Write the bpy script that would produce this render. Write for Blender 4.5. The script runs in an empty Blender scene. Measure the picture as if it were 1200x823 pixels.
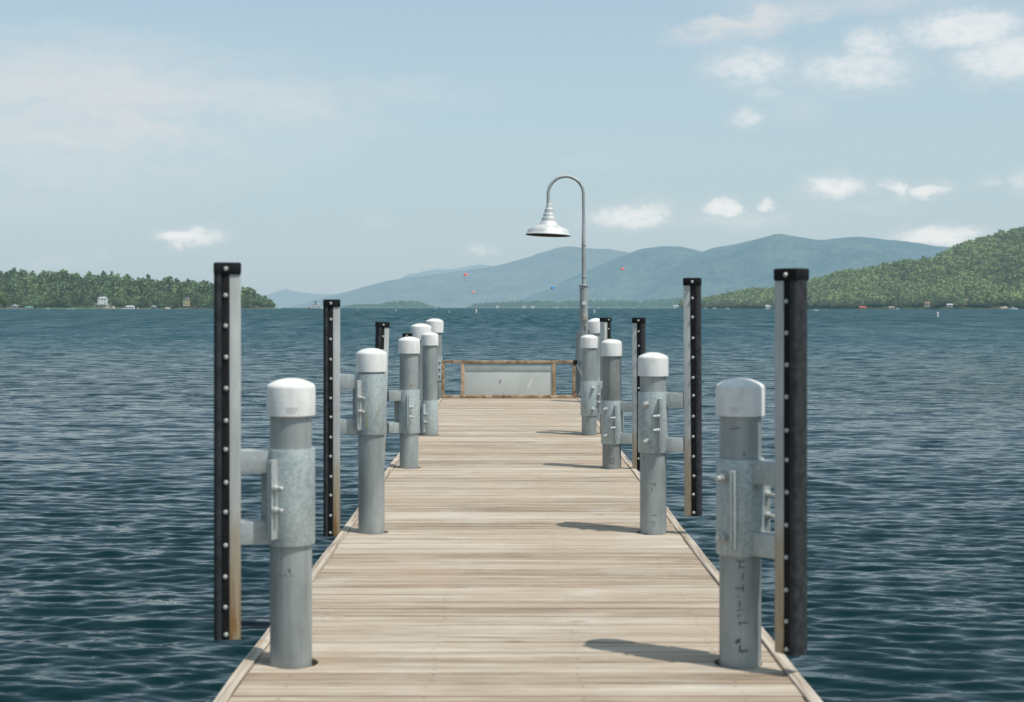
import bpy, bmesh, math, random
import numpy as np
from mathutils import Vector, Matrix, noise as mnoise
R = math.radians
random.seed(7); rng = np.random.default_rng(11)
scene = bpy.context.scene
col = scene.collection
F, VX, HY, CH = 1667.0, 595.0, 360.5, 1.58; K = F/1300; FH = F*CH      # focal (px), vanishing point, eye height above the deck
WZ = -0.75                                      # lake level
def P(px, py, Z):                               # plan position of something seen in the photo at depth Z
    return Vector(((px-VX)/F*Z, Z, CH-(py-HY)/F*Z))

# ------------------------------------------------------------------ objects
def tag(o, label=None, cat=None, group=None, kind=None):
    if label: o['label'] = label
    if cat: o['category'] = cat
    if group: o['group'] = group
    if kind: o['kind'] = kind
    return o
def empty(name, loc, rz=0.0, label=None, cat=None, group=None):
    o = bpy.data.objects.new(name, None); col.objects.link(o)
    o.location = loc; o.rotation_euler = (0, 0, rz); o.empty_display_size = .1
    return tag(o, label, cat, group)
def smooth(me, ang=35):
    me.polygons.foreach_set('use_smooth', [True]*len(me.polygons))
    me.set_sharp_from_angle(angle=R(ang))
def link(name, me, m, parent=None, loc=None):
    o = bpy.data.objects.new(name, me); col.objects.link(o)
    if m is not None and not me.materials: me.materials.append(m)
    if parent is not None: o.parent = parent
    if loc is not None: o.location = loc
    return o
class MB:
    def __init__(s): s.v = []; s.f = []
    def add(s, v, f):
        n = len(s.v); s.v += [tuple(x) for x in v]; s.f += [tuple(i+n for i in q) for q in f]; return s
    def box(s, x0, x1, y0, y1, z0, z1, M=None):
        v = [Vector(c) for c in ((x0,y0,z0),(x1,y0,z0),(x1,y1,z0),(x0,y1,z0),(x0,y0,z1),(x1,y0,z1),(x1,y1,z1),(x0,y1,z1))]
        if M is not None: v = [M @ c for c in v]
        return s.add(v, [(0,3,2,1),(4,5,6,7),(0,1,5,4),(1,2,6,5),(2,3,7,6),(3,0,4,7)])
    def rbox(s, x0, x1, y0, y1, z0, z1, b=.004, M=None):     # box with chamfered edges
        bm = bmesh.new(); bmesh.ops.create_cube(bm, size=1)
        for v in bm.verts: v.co = Vector(((x0+x1)/2+v.co.x*(x1-x0), (y0+y1)/2+v.co.y*(y1-y0), (z0+z1)/2+v.co.z*(z1-z0)))
        bmesh.ops.bevel(bm, geom=bm.edges[:], offset=b, segments=2, affect='EDGES', profile=.6)
        bm.verts.index_update()
        vs = [M @ v.co if M is not None else v.co.copy() for v in bm.verts]
        fs = [[v.index for v in f.verts] for f in bm.faces]; bm.free()
        return s.add(vs, fs)
    def lathe(s, prof, n=40, M=None, closed=False):
        v = []; f = []; k = len(prof)
        for i in range(n):
            a = 2*math.pi*i/n
            for r, z in prof:
                p = Vector((r*math.cos(a), r*math.sin(a), z)); v.append(M @ p if M is not None else p)
        m = k if closed else k-1
        for i in range(n):
            j = (i+1) % n
            for q in range(m):
                q2 = (q+1) % k
                f.append((i*k+q, j*k+q, j*k+q2, i*k+q2))
        if not closed:
            if prof[0][0] > 1e-6: f.append(tuple(i*k for i in range(n))[::-1])
            if prof[-1][0] > 1e-6: f.append(tuple(i*k+k-1 for i in range(n)))
        return s.add(v, f)
    def tube(s, pts, r, n=12):
        pts = [Vector(p) for p in pts]; rs = r if isinstance(r, (list, tuple)) else [r]*len(pts)
        v = []; f = []
        t0 = (pts[1]-pts[0]).normalized()
        up = Vector((0,0,1)) if abs(t0.z) < .9 else Vector((0,1,0))
        a = t0.cross(up).normalized()
        for i, p in enumerate(pts):
            t = (pts[min(i+1, len(pts)-1)]-pts[max(i-1, 0)]).normalized()
            a = (a - t*a.dot(t)).normalized(); b = t.cross(a)
            for j in range(n):
                q = 2*math.pi*j/n; v.append(p+(a*math.cos(q)+b*math.sin(q))*rs[i])
        for i in range(len(pts)-1):
            for j in range(n):
                k = (j+1) % n; f.append((i*n+j, i*n+k, (i+1)*n+k, (i+1)*n+j))
        f.append(tuple(range(n))[::-1]); f.append(tuple((len(pts)-1)*n+j for j in range(n)))
        return s.add(v, f)
    def mesh(s, name, ang=35):
        me = bpy.data.meshes.new(name); me.from_pydata(s.v, [], s.f)
        bm = bmesh.new(); bm.from_mesh(me); bmesh.ops.remove_doubles(bm, verts=bm.verts, dist=1e-6)
        bmesh.ops.recalc_face_normals(bm, faces=bm.faces); bm.to_mesh(me); bm.free()
        smooth(me, ang); return me
    def build(s, name, m, parent=None, loc=None, ang=35):
        return link(name, s.mesh(name, ang), m, parent, loc)

# ------------------------------------------------------------------ materials
class NT:
    def __init__(s, tree): s.t = tree; s.n = tree.nodes; s.l = tree.links
    def node(s, typ, **kw):
        n = s.n.new(typ)
        for k, v in kw.items(): setattr(n, k, v)
        return n
    def set(s, sock, v):
        if isinstance(v, bpy.types.NodeSocket): s.l.new(v, sock)
        elif v is not None:
            sock.default_value = v
    def math(s, op, a, b=None, c=None, clamp=False):
        n = s.node('ShaderNodeMath', operation=op, use_clamp=clamp)
        for i, v in enumerate((a, b, c)): s.set(n.inputs[i], v)
        return n.outputs[0]
    def vmath(s, op, a, b=None, out=0):
        n = s.node('ShaderNodeVectorMath', operation=op)
        s.set(n.inputs[0], a)
        if b is not None: s.set(n.inputs[1], b)
        return n.outputs[out]
    def noise(s, vec, scale, detail=4, rough=.55, dist=0, dim='3D'):
        n = s.node('ShaderNodeTexNoise', noise_dimensions=dim)
        s.set(n.inputs['Vector'], vec); n.inputs['Scale'].default_value = scale
        n.inputs['Detail'].default_value = detail; n.inputs['Roughness'].default_value = rough
        n.inputs['Distortion'].default_value = dist
        return n.outputs['Fac']
    def mapping(s, vec, sc=(1,1,1), loc=(0,0,0), rot=(0,0,0)):
        n = s.node('ShaderNodeMapping'); s.set(n.inputs['Vector'], vec)
        n.inputs['Scale'].default_value = sc; n.inputs['Location'].default_value = loc; n.inputs['Rotation'].default_value = rot
        return n.outputs[0]
    def ramp(s, fac, stops, interp='LINEAR'):
        n = s.node('ShaderNodeValToRGB'); s.set(n.inputs[0], fac); e = n.color_ramp; e.interpolation = interp
        while len(e.elements) < len(stops): e.elements.new(.5)
        for el, (p, c) in zip(e.elements, stops):
            el.position = p; el.color = (c, c, c, 1) if isinstance(c, (int, float)) else (*c, 1)
        return n.outputs[0]
    def mr(s, v, a, b, c=0., d=1., typ='SMOOTHSTEP'):
        n = s.node('ShaderNodeMapRange', interpolation_type=typ); s.set(n.inputs[0], v)
        for i, x in zip((1,2,3,4), (a,b,c,d)): n.inputs[i].default_value = x
        return n.outputs[0]
    def mix(s, fac, a, b, mode='MIX'):
        n = s.node('ShaderNodeMix', data_type='RGBA', blend_type=mode)
        s.set(n.inputs[0], fac)
        for i, v in ((6, a), (7, b)):
            s.set(n.inputs[i], (*v, 1) if isinstance(v, tuple) and len(v) == 3 else v)
        return n.outputs[2]
    def obj(s): return s.node('ShaderNodeTexCoord').outputs['Object']
    def pos(s): return s.node('ShaderNodeNewGeometry').outputs['Position']
    def xyz(s, v): n = s.node('ShaderNodeSeparateXYZ'); s.set(n.inputs[0], v); return n.outputs
    def comb(s, x, y, z):
        n = s.node('ShaderNodeCombineXYZ')
        for i, v in enumerate((x, y, z)): s.set(n.inputs[i], v)
        return n.outputs[0]
    def bump(s, h, strength=.3, dist=.01, normal=None):
        n = s.node('ShaderNodeBump'); s.set(n.inputs['Height'], h); s.set(n.inputs['Strength'], strength)
        n.inputs['Distance'].default_value = dist
        if normal is not None: s.set(n.inputs['Normal'], normal)
        return n.outputs[0]
def mat(name):
    m = bpy.data.materials.new(name); m.use_nodes = True
    t = NT(m.node_tree); b = m.node_tree.nodes['Principled BSDF']
    return m, t, b
def pset(t, b, **kw):
    for k, v in kw.items():
        k = {'base':'Base Color','rough':'Roughness','metal':'Metallic','spec':'Specular IOR Level','normal':'Normal','ior':'IOR'}[k]
        if isinstance(v, tuple) and len(v) == 3: v = (*v, 1)
        t.set(b.inputs[k], v)

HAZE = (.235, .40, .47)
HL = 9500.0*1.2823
def add_haze(m, t, b, hl=HL, hz=HAZE, k=1.0):   # haze painted into the material: emission mixed in by distance in the world
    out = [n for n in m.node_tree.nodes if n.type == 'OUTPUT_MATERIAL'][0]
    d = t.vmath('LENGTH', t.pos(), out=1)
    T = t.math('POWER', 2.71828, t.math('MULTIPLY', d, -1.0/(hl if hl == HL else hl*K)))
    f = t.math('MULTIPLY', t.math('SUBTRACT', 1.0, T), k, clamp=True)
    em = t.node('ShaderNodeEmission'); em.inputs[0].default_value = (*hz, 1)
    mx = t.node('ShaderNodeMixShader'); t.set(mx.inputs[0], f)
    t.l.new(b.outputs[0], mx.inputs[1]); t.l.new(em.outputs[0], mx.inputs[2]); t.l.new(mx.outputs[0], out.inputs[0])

def m_simple(name, c, rough=.6, metal=0., var=.15, scale=8., haze=False, spec=.4):
    m, t, b = mat(name)
    n = t.noise(t.obj(), scale, 4)
    c2 = tuple(max(0, x*(1-var)) for x in c); c3 = tuple(min(1, x*(1+var)) for x in c)
    pset(t, b, base=t.ramp(n, [(.3, c2), (.7, c3)]), rough=rough, metal=metal, spec=spec)
    if haze: add_haze(m, t, b)
    return m

def m_galv(name, base, light, dark, spangle=0., streak=.5, rough=.5):
    m, t, b = mat(name)
    o = t.vmath('ADD', t.pos(), (0., 0., 0.))
    big = t.noise(t.mapping(o, (3., 3., 1.2)), 1.6, 5, .6)
    st = t.noise(t.mapping(o, (30., 30., 1.1)), 1.0, 5, .65)
    c = t.ramp(big, [(.28, dark), (.5, base), (.72, light)])
    c = t.mix(t.math('MULTIPLY', t.mr(st, .5, .72), streak), c, tuple(x*.62 for x in base))
    smn = t.noise(t.mapping(o, (8., 8., 16.)), 1.7, 6, .7)
    c = t.mix(t.math('MULTIPLY', t.mr(smn, .66, .72), .5), c, (.07, .07, .065))
    rs_ = t.noise(t.mapping(o, (34., 34., 2.2), (2, 5, 0)), 1.2, 5, .7)
    c = t.mix(t.math('MULTIPLY', t.mr(rs_, .65, .75), .35), c, (.27,.19,.12))
    if spangle > 0:
        v = t.node('ShaderNodeTexVoronoi'); t.set(v.inputs['Vector'], o); v.inputs['Scale'].default_value = 75
        vv = t.xyz(v.outputs['Color'])[0]
        c = t.mix(t.math('MULTIPLY', vv, spangle), c, tuple(min(1, x*1.55) for x in light))
        w = t.noise(o, 22, 5, .7)
        c = t.mix(t.math('MULTIPLY', t.mr(w, .56, .72), .4), c, (.46, .505, .51))
    fine = t.noise(o, 160, 3, .6)
    pset(t, b, base=c, rough=t.math('ADD', t.math('MULTIPLY', big, .25), rough-.12), metal=.25, spec=.35,
         normal=t.bump(t.math('ADD', fine, t.math('MULTIPLY', big, 2.)), .25, .002))
    return m
M_pipe = m_galv('galvanised pipe', (.315,.340,.335), (.42,.45,.44), (.205,.23,.23), 0, .55)
M_sleeve = m_galv('spangled galvanised sleeve', (.325,.37,.37), (.43,.48,.475), (.215,.255,.26), .35, .45)
M_arm = m_galv('galvanised arm', (.36,.39,.385), (.47,.50,.49), (.24,.265,.265), .2, .35)
M_bolt = m_simple('bolt steel', (.46,.47,.455), .5, .3, .15, 60)
M_lamppipe = m_galv('lamp pipe', (.40,.415,.40), (.52,.53,.515), (.26,.275,.27), 0, .5)
def m_plastic():
    m, t, b = mat('white pile cap'); o = t.pos()
    n = t.noise(t.mapping(o, (6., 6., 2.)), 2, 5, .65); s = t.noise(t.mapping(o, (45., 45., 3.)), 1, 4, .6)
    rings = t.noise(t.mapping(o, (1., 1., 60.)), 1.2, 3, .6)
    c = t.ramp(n, [(.3, (.60,.60,.575)), (.55, (.74,.74,.715)), (.75, (.80,.80,.78))])
    c = t.mix(t.math('MULTIPLY', t.mr(s, .56, .75), .4), c, (.42,.40,.35))
    d = t.noise(o, 55, 4, .7)
    c = t.mix(t.math('MULTIPLY', t.mr(d, .66, .74), .5), c, (.30,.29,.26))
    bd = t.noise(t.mapping(o, (16., 16., 5.), (7, 3, 1)), 1.3, 5, .7)
    c = t.mix(t.math('MULTIPLY', t.mr(bd, .62, .70), .45), c, (.47,.44,.36))
    pset(t, b, base=c, rough=.55, spec=.3, normal=t.bump(t.math('ADD', rings, n), .25, .004)); return m
M_cap = m_plastic(); M_capmark = m_simple('moulded mark', (.60,.60,.58), .6, 0, .1, 90)
def m_rubber():
    m, t, b = mat('black rubber fender'); o = t.pos()
    n = t.noise(t.mapping(o, (14., 14., 3.)), 2, 5, .7); f = t.noise(o, 90, 4, .7)
    c = t.ramp(n, [(.35, (.006,.0065,.007)), (.7, (.016,.017,.018))])
    c = t.mix(t.math('MULTIPLY', t.mr(f, .55, .8), .5), c, (.05,.053,.055))
    pset(t, b, base=c, rough=.65, spec=.18, normal=t.bump(f, .4, .002)); return m
M_rubber = m_rubber()
M_rubberface = m_simple('sunlit rubber face', (.034,.036,.038), .7, 0, .45, 30, spec=.25)  # greyer than the strip: sunlight on the bulge painted into the colour
def m_post():
    m, t, b = mat('galvanised fender post'); o = t.obj(); x, y, z = t.xyz(o)
    n = t.noise(t.mapping(o, (9., 9., 2.)), 2, 5, .65)
    c = t.ramp(n, [(.3, (.38,.395,.385)), (.7, (.53,.545,.53))])
    w = t.noise(t.mapping(o, (26., 26., 3.)), 1.5, 5, .7)
    zz = t.math('ADD', z, t.math('MULTIPLY', t.math('SUBTRACT', w, .5), .7))
    c = t.mix(t.mr(zz, -1.02, -1.32), c, (.40,.34,.25))
    c = t.mix(t.math('MULTIPLY', t.mr(zz, -1.22, -1.52), t.mr(w, .42, .6)), c, (.30,.17,.065))
    pset(t, b, base=c, rough=.55, metal=.15, spec=.3, normal=t.bump(w, .3, .002)); return m
M_post = m_post()
def m_rust():
    m, t, b = mat('rusty painted steel'); o = t.pos()
    n = t.noise(o, 9, 6, .7); f = t.noise(o, 50, 4, .7)
    c = t.ramp(t.math('ADD', t.math('MULTIPLY', n, .7), t.math('MULTIPLY', f, .3)), [(.34, (.10,.06,.04)), (.44, (.24,.15,.085)), (.53, (.42,.30,.19)), (.66, (.58,.50,.38))])
    pset(t, b, base=c, rough=.85, spec=.2, normal=t.bump(f, .6, .004)); return m
M_rust = m_rust()
def m_panel():
    m, t, b = mat('scuffed grey panel'); o = t.pos()
    n = t.noise(o, 2.2, 5, .65); v = t.node('ShaderNodeTexVoronoi'); t.set(v.inputs['Vector'], o); v.inputs['Scale'].default_value = 60
    c = t.ramp(n, [(.3, (.48,.51,.49)), (.7, (.62,.645,.62))])
    c = t.mix(t.math('MULTIPLY', t.xyz(v.outputs['Color'])[0], .18), c, (.5,.55,.55))
    pset(t, b, base=c, rough=.6, metal=.1, spec=.25); return m
M_panel = m_panel()
PITCH = .1867
def m_wood():
    m, t, b = mat('weathered deck boards'); o = t.pos(); x, y, z = t.xyz(o)
    bi = t.math('FLOOR', t.math('DIVIDE', t.math('ADD', y, 100*PITCH), PITCH))
    wn = t.node('ShaderNodeTexWhiteNoise', noise_dimensions='1D'); t.set(wn.inputs['W'], bi)
    rnd = wn.outputs['Value']; rc = t.xyz(wn.outputs['Color'])
    # grain: streaks along the length of each board, shifted from board to board
    vx = t.math('ADD', x, t.math('MULTIPLY', rnd, 37.))
    g = t.comb(vx, y, z)
    wob = t.noise(t.mapping(g, (1.1, 3., 1.)), 1., 3, .5)
    g2 = t.comb(vx, t.math('ADD', y, t.math('MULTIPLY', wob, .05)), z)
    g1 = t.noise(t.mapping(g2, (.55, 13., 1.)), 1., 5, .62)
    gb = t.noise(t.mapping(g2, (1.4, 42., 1.)), 1., 5, .65)
    gf = t.noise(t.mapping(g2, (5., 190., 1.)), 1., 4, .65)
    s = t.math('ADD', t.math('MULTIPLY', g1, .42), t.math('ADD', t.math('MULTIPLY', gb, .36), t.math('MULTIPLY', gf, .22)))
    s = t.math('ADD', s, t.math('MULTIPLY', t.math('SUBTRACT', rnd, .5), .10))
    c = t.ramp(s, [(.37, (.16,.118,.082)), (.45, (.305,.240,.172)), (.50, (.405,.335,.258)), (.56, (.495,.432,.352)), (.65, (.60,.56,.495))])
    pat = t.noise(t.mapping(o, (.9, .8, 1.)), 1., 4, .6)
    c = t.mix(t.math('MULTIPLY', t.mr(pat, .42, .68), .50), c, (.42,.325,.235))
    gry = t.noise(t.mapping(o, (1.6, 2.3, 1.), (5, 2, 0)), 1., 4, .6)
    c = t.mix(t.math('MULTIPLY', t.mr(gry, .5, .72), .28), c, (.57,.55,.51))
    # knots and dents
    kv = t.node('ShaderNodeTexVoronoi'); t.set(kv.inputs['Vector'], t.mapping(g2, (1.6, 5.5, 1.))); kv.inputs['Scale'].default_value = 1.
    kv.inputs['Randomness'].default_value = 1.
    kk = t.math('MULTIPLY', t.mr(kv.outputs['Distance'], .12, .03), t.mr(t.xyz(kv.outputs['Color'])[0], .55, .6))
    c = t.mix(t.math('MULTIPLY', kk, .8), c, (.17,.105,.06))
    st = t.noise(t.mapping(o, (2.6, 8., 1.), (1, 7, 0)), 1., 4, .65)
    c = t.mix(t.math('MULTIPLY', t.mr(st, .66, .76), .6), c, (.40,.235,.12))
    cr = t.noise(t.mapping(g2, (2.0, 75., 1.), (3, 0, 0)), 1., 4, .6)
    ln = t.noise(t.mapping(g2, (1.3, 260., 1.), (8, 0, 0)), 1., 3, .6)
    c = t.mix(t.math('MULTIPLY', t.mr(ln, .58, .68), .30), c, (.20,.155,.115))
    crm = t.mr(cr, .37, .30)
    c = t.mix(t.math('MULTIPLY', crm, .75), c, (.10,.075,.055))
    # darker along the joints
    fr = t.math('FRACT', t.math('DIVIDE', t.math('ADD', y, 100*PITCH), PITCH))
    ed = t.math('ABSOLUTE', t.math('SUBTRACT', fr, .5))
    edn = t.math('ADD', ed, t.math('MULTIPLY', t.math('SUBTRACT', gb, .5), .12))
    c = t.mix(t.math('MULTIPLY', t.mr(edn, .43, .49), t.math('ADD', .45, t.math('MULTIPLY', rc[1], .5))), c, (.155,.112,.08))
    h = t.math('ADD', t.math('MULTIPLY', gb, .6), t.math('ADD', t.math('MULTIPLY', gf, .35), t.math('MULTIPLY', crm, -.8)))
    pset(t, b, base=c, rough=.82, spec=.22, normal=t.bump(h, .55, .006)); return m
M_wood = m_wood()
def m_edge():
    m, t, b = mat('weathered edge board'); o = t.pos()
    g = t.noise(t.mapping(o, (60., 1.3, 60.)), 1, 5, .65); n = t.noise(o, 2.5, 4, .6)
    c = t.ramp(g, [(.32, (.20,.155,.115)), (.5, (.45,.385,.31)), (.68, (.60,.55,.48))])
    c = t.mix(t.math('MULTIPLY', t.mr(n, .5, .7), .6), c, (.33,.23,.14))
    pset(t, b, base=c, rough=.85, spec=.2, normal=t.bump(g, .6, .006)); return m
M_edge = m_edge()
M_dark = m_simple('dark wet timber', (.035,.03,.026), .8, 0, .3, 4)
M_screw = m_simple('dark screw', (.06,.05,.045), .6, .3, .2, 40)
M_mark = m_simple('dark stencil marks', (.11,.118,.118), .7, 0, .2, 60)
M_rustspot = m_simple('rust spot', (.30,.11,.04), .85, 0, .4, 60)
M_scrape = m_simple('pale scrape', (.66,.66,.60), .8, 0, .2, 60)

# ------------------------------------------------------------------ camera, world, sun
cam = bpy.data.cameras.new('camera'); co = bpy.data.objects.new('camera', cam); col.objects.link(co)
co.location = (0, 0, CH); co.rotation_euler = (R(90), 0, 0)
cam.sensor_width = 36; cam.lens = 36*F/1200; cam.shift_x = 5/1200; cam.shift_y = -51/1200
cam.clip_start = .05; cam.clip_end = 60000
cam.dof.use_dof = True; cam.dof.focus_distance = 22; cam.dof.aperture_fstop = 3.6
scene.camera = co
scene.view_settings.view_transform = 'Standard'; scene.view_settings.look = 'None'; scene.view_settings.exposure = 0
SE, SA = R(61.3), R(33); sd = Vector((math.cos(SA)*math.cos(SE), -math.sin(SA)*math.cos(SE), math.sin(SE)))
sel = math.asin(sd.z); saz = math.atan2(sd.x, sd.y)
sun = bpy.data.lights.new('sun', 'SUN'); sun.energy = 3.9; sun.angle = R(.55); sun.color = (1, .945, .86)
so = bpy.data.objects.new('sun', sun); col.objects.link(so)
so.rotation_euler = (-sd).to_track_quat('-Z', 'Y').to_euler(); so.location = (6, -4, 12)

w = bpy.data.worlds.new('World'); scene.world = w; w.use_nodes = True
t = NT(w.node_tree); bg = w.node_tree.nodes['Background']
sky = t.node('ShaderNodeTexSky', sky_type='NISHITA'); sky.sun_disc = False
sky.sun_elevation = sel; sky.sun_rotation = saz; sky.altitude = 100; sky.air_density = 1.0; sky.dust_density = 1.4; sky.ozone_density = 2.0
gen = t.node('ShaderNodeTexCoord').outputs['Generated']
dx, dy, dz = t.xyz(gen)
az = t.math('MULTIPLY', t.math('ARCTAN2', dx, dy), F)
el = t.math('MULTIPLY', t.math('ARCSINE', dz), F)
nz = t.node('ShaderNodeTexNoise'); nz.inputs['Scale'].default_value = 1.; nz.inputs['Detail'].default_value = 6; nz.inputs['Roughness'].default_value = .54
t.set(nz.inputs['Vector'], t.mapping(t.comb(az, el, 0.), (.028, .045, 1.)))
nxyz = t.xyz(nz.outputs['Color'])
uu = t.math('ADD', az, t.math('MULTIPLY', t.math('SUBTRACT', nxyz[0], .5), 55.))
vv = t.math('ADD', el, t.math('MULTIPLY', t.math('SUBTRACT', nxyz[1], .5), 30.))
UV = t.comb(uu, vv, 0.)
CL = [(220,277,32,9,.85),(880,78,44,20,.62),(1003,82,62,20,.62),(1022,52,32,18,.62),(1128,36,64,19,.80),(1180,68,50,22,.75),(1156,92,24,11,.4),
      (898,108,20,10,.42),(936,125,26,15,.3),(880,138,17,8,.55),(742,254,44,13,.75),(768,246,26,11,.55),(846,243,21,8,.85),(899,239,10,5,.7),(865,256,60,12,.42),
      (982,220,34,11,.85),(1049,223,11,11,.8),(1086,226,24,7,.8),(1010,246,44,7,.28),(1157,213,14,5,.45),(1198,216,16,12,.5),
      (1100,277,44,11,.85),(565,291,14,6,.5),(440,259,11,4,.28),(65,306,34,6,.25),(118,296,9,4,.28)]
acc = None
for (cx, cy, a, b_, k) in CL:
    X = math.atan((cx-VX)/F)*F
    Y = math.atan((HY-cy)/math.hypot(F, cx-VX))*F
    v = t.vmath('MULTIPLY', t.vmath('SUBTRACT', UV, (X, Y, 0.)), (.66/a, .64/b_, 0.))
    d = t.mr(t.vmath('LENGTH', v, out=1), 1.30, .15, 0., k)
    acc = d if acc is None else t.math('MAXIMUM', acc, d)
tex = t.noise(t.mapping(t.comb(az, el, 0.), (.06, .10, 1.), (3, 1, 0)), 1., 6, .65)
acc = t.math('MULTIPLY', acc, t.mr(tex, .26, .62, .80, 1.15), clamp=True)
# thin high veil, strongest on the left
def blob(cx, cy, a, b_, k, rot=0.):
    X = math.atan((cx-VX)/F)*F; Y = math.atan((HY-cy)/math.hypot(F, cx-VX))*F
    n = t.node('ShaderNodeVectorRotate', rotation_type='Z_AXIS'); t.set(n.inputs['Vector'], t.vmath('SUBTRACT', UV2, (X, Y, 0.))); n.inputs['Angle'].default_value = rot
    return t.mr(t.vmath('LENGTH', t.vmath('MULTIPLY', n.outputs[0], (1./a, 1./b_, 0.)), out=1), 1.3, .1, 0., k)
UV2 = t.comb(t.math('ADD', az, t.math('MULTIPLY', t.math('SUBTRACT', nxyz[0], .5), 120.)), t.math('ADD', el, t.math('MULTIPLY', t.math('SUBTRACT', nxyz[1], .5), 45.)), 0.)
veil = blob(110, 130, 300, 95, 1.)
for q in ((300, 120, 160, 45, .75, .12), (60, 200, 160, 60, .7), (895, 24, 125, 20, 1.25, -.18), (1000, 2, 160, 18, .7), (700, 190, 95, 12, .32), (470, 110, 120, 25, .35)):
    veil = t.math('MAXIMUM', veil, blob(*q))
wsp = t.noise(t.mapping(UV2, (.0045, .022, 1.), (1, 4, 0)), 1., 6, .6, .6)
veil = t.math('MULTIPLY', veil, t.mr(wsp, .30, .64, .30, .88))
gain = t.mix(1.0, sky.outputs[0], (.82, 1.045, .975), 'MULTIPLY')
hsv = t.node('ShaderNodeHueSaturation'); hsv.inputs['Saturation'].default_value = .72; t.set(hsv.inputs['Color'], gain)
skyc = t.vmath('SCALE', hsv.outputs[0]); skyc.node.inputs['Scale'].default_value = .150
# haze layer close to the horizon
hzf = t.mr(el, 560., -10., .10, .86, 'SMOOTHSTEP')
skyc = t.mix(hzf, skyc, (.485, .60, .665))
skyc = t.mix(t.math('MULTIPLY', t.mr(el, 40., 1100.), .0), skyc, (.3, .45, .55))
skyc = t.mix(veil, skyc, (.69, .725, .745))
skyc = t.mix(t.math('MULTIPLY', acc, .85, clamp=True), skyc, t.mix(t.mr(acc, .25, .75), (.64, .71, .745), (.90, .905, .895)))
t.l.new(skyc, bg.inputs['Color']); bg.inputs['Strength'].default_value = 1.0
w.cycles.sampling_method = 'MANUAL'; w.cycles.sample_map_resolution = 512

# ------------------------------------------------------------------ pier
piles = [  # side, x, y, top, sleeve bottom, fender direction (deg from straight at the camera, + right), fender top, flange offset, radial bolts, tilt
    dict(n='L1', px=341, dy=422.5, top=1.266, zs=.531, phi=-79, ft=1.772, fl=48, rad=0, tilt=0,
         lab='nearest left steel pile with the frontmost long black fender, leftmost in the photo'),
    dict(n='L2', px=435.3, dy=265.5, top=1.294, zs=.69, phi=-83, ft=1.631, fl=42, rad=0, tilt=0,
         lab='second left steel pile, its spangled sleeve clamped right under the white cap, with yellow streaks'),
    dict(n='L3', px=479.3, dy=189, top=1.293, zs=.345, phi=-65, ft=1.432, fl=66, rad=0, tilt=-1.9,
         lab='left steel pile with an orange rust spot below its cap and a leaning black fender'),
    dict(n='L4', px=503.6, dy=150, top=1.275, zs=.004, phi=-90, ft=1.256, fl=57, rad=0, tilt=0,
         lab='left steel pile whose sleeve has slid down to rest on the deck'),
    dict(n='R1', px=867.5, dy=422.5, top=1.266, zs=.487, phi=43, ft=1.742, fl=66, rad=1, tilt=0,
         lab='nearest right steel pile with a column of dark marks on its bare lower half'),
    dict(n='R2', px=765.5, dy=266.2, top=1.265, zs=.565, phi=75, ft=1.78, fl=57, rad=1, tilt=.3,
         lab='second right steel pile with two big sleeve bolts and orange rust at its fender foot'),
    dict(n='R3', px=717, dy=189.5, top=1.269, zs=.243, phi=70, ft=1.475, fl=55, rad=1, tilt=0,
         lab='third right steel pile, darker brownish pipe above a low sleeve with two bolts'),
    dict(n='R4', px=690.4, dy=150, top=1.243, zs=.242, phi=128, ft=1.447, fl=50, rad=1, tilt=0,
         lab='farthest right small steel pile standing on the deck, in front of a bigger capped pile'),
]
DX0, DX1, DY0, DY1 = -1.12, 1.196, 0, FH/105.5
for p in piles: p['y'] = FH/p['dy']+.0925; p['x'] = (p['px']-VX)/F*p['y']
pier = empty('pier', (0, 0, 0), 0, 'long straight wooden pier of pale weathered cross boards running out over the lake', 'pier')
mb = MB()
k0 = -28; k1 = int(DY1/PITCH); DY1 = k1*PITCH
for k in range(k0, k1):
    y0 = k*PITCH + .0035; y1 = (k+1)*PITCH - .0035
    rr = random.Random(k*13+5)
    dzb = rr.uniform(-.002, .002); xa = DX0 + rr.uniform(-.004, .002); xb = DX1 + rr.uniform(-.002, .004)
    prof = [(y0, -.045), (y0, -.005), (y0+.006, 0), (y1-.006, 0), (y1, -.006), (y1, -.045)]
    nx = 10; v = []; f = []
    ph = rr.uniform(0, 6)
    for i in range(nx+1):
        x = xa+(xb-xa)*i/nx
        for (yy, zz) in prof:
            wv = .0016*math.sin(ph+x*2.3) if True else 0
            cup = -.0015 if abs(yy-(y0+y1)/2) > PITCH*.4 else 0
            v.append((x, yy+wv, zz+dzb+cup))
    n = len(prof)
    for i in range(nx):
        for j in range(n):
            j2 = (j+1) % n; f.append((i*n+j, i*n+j2, (i+1)*n+j2, (i+1)*n+j))
    f.append(tuple(range(n))[::-1]); f.append(tuple(nx*n+j for j in range(n)))
    mb.add(v, f)
deck_me = mb.mesh('decking', 25)
deck = link('decking', deck_me, M_wood)
cut = MB()
for p in piles:
    cut.lathe([(.0, -.2), (.107, -.2), (.107, .2), (0, .2)], 32, Matrix.Translation((p['x']+(.014 if p['x'] < 0 else -.010), p['y']+.004, 0)))
cutter = link('cutter', cut.mesh('cutter'), M_dark)
bo = deck.modifiers.new('b', 'BOOLEAN'); bo.operation = 'DIFFERENCE'; bo.solver = 'EXACT'; bo.object = cutter
dg = bpy.context.evaluated_depsgraph_get(); dg.update()
nm = bpy.data.meshes.new_from_object(deck.evaluated_get(dg)); deck.modifiers.clear(); deck.data = nm; nm.name = 'decking'
bpy.data.objects.remove(cutter)
bm = bmesh.new(); bm.from_mesh(nm)
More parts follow.
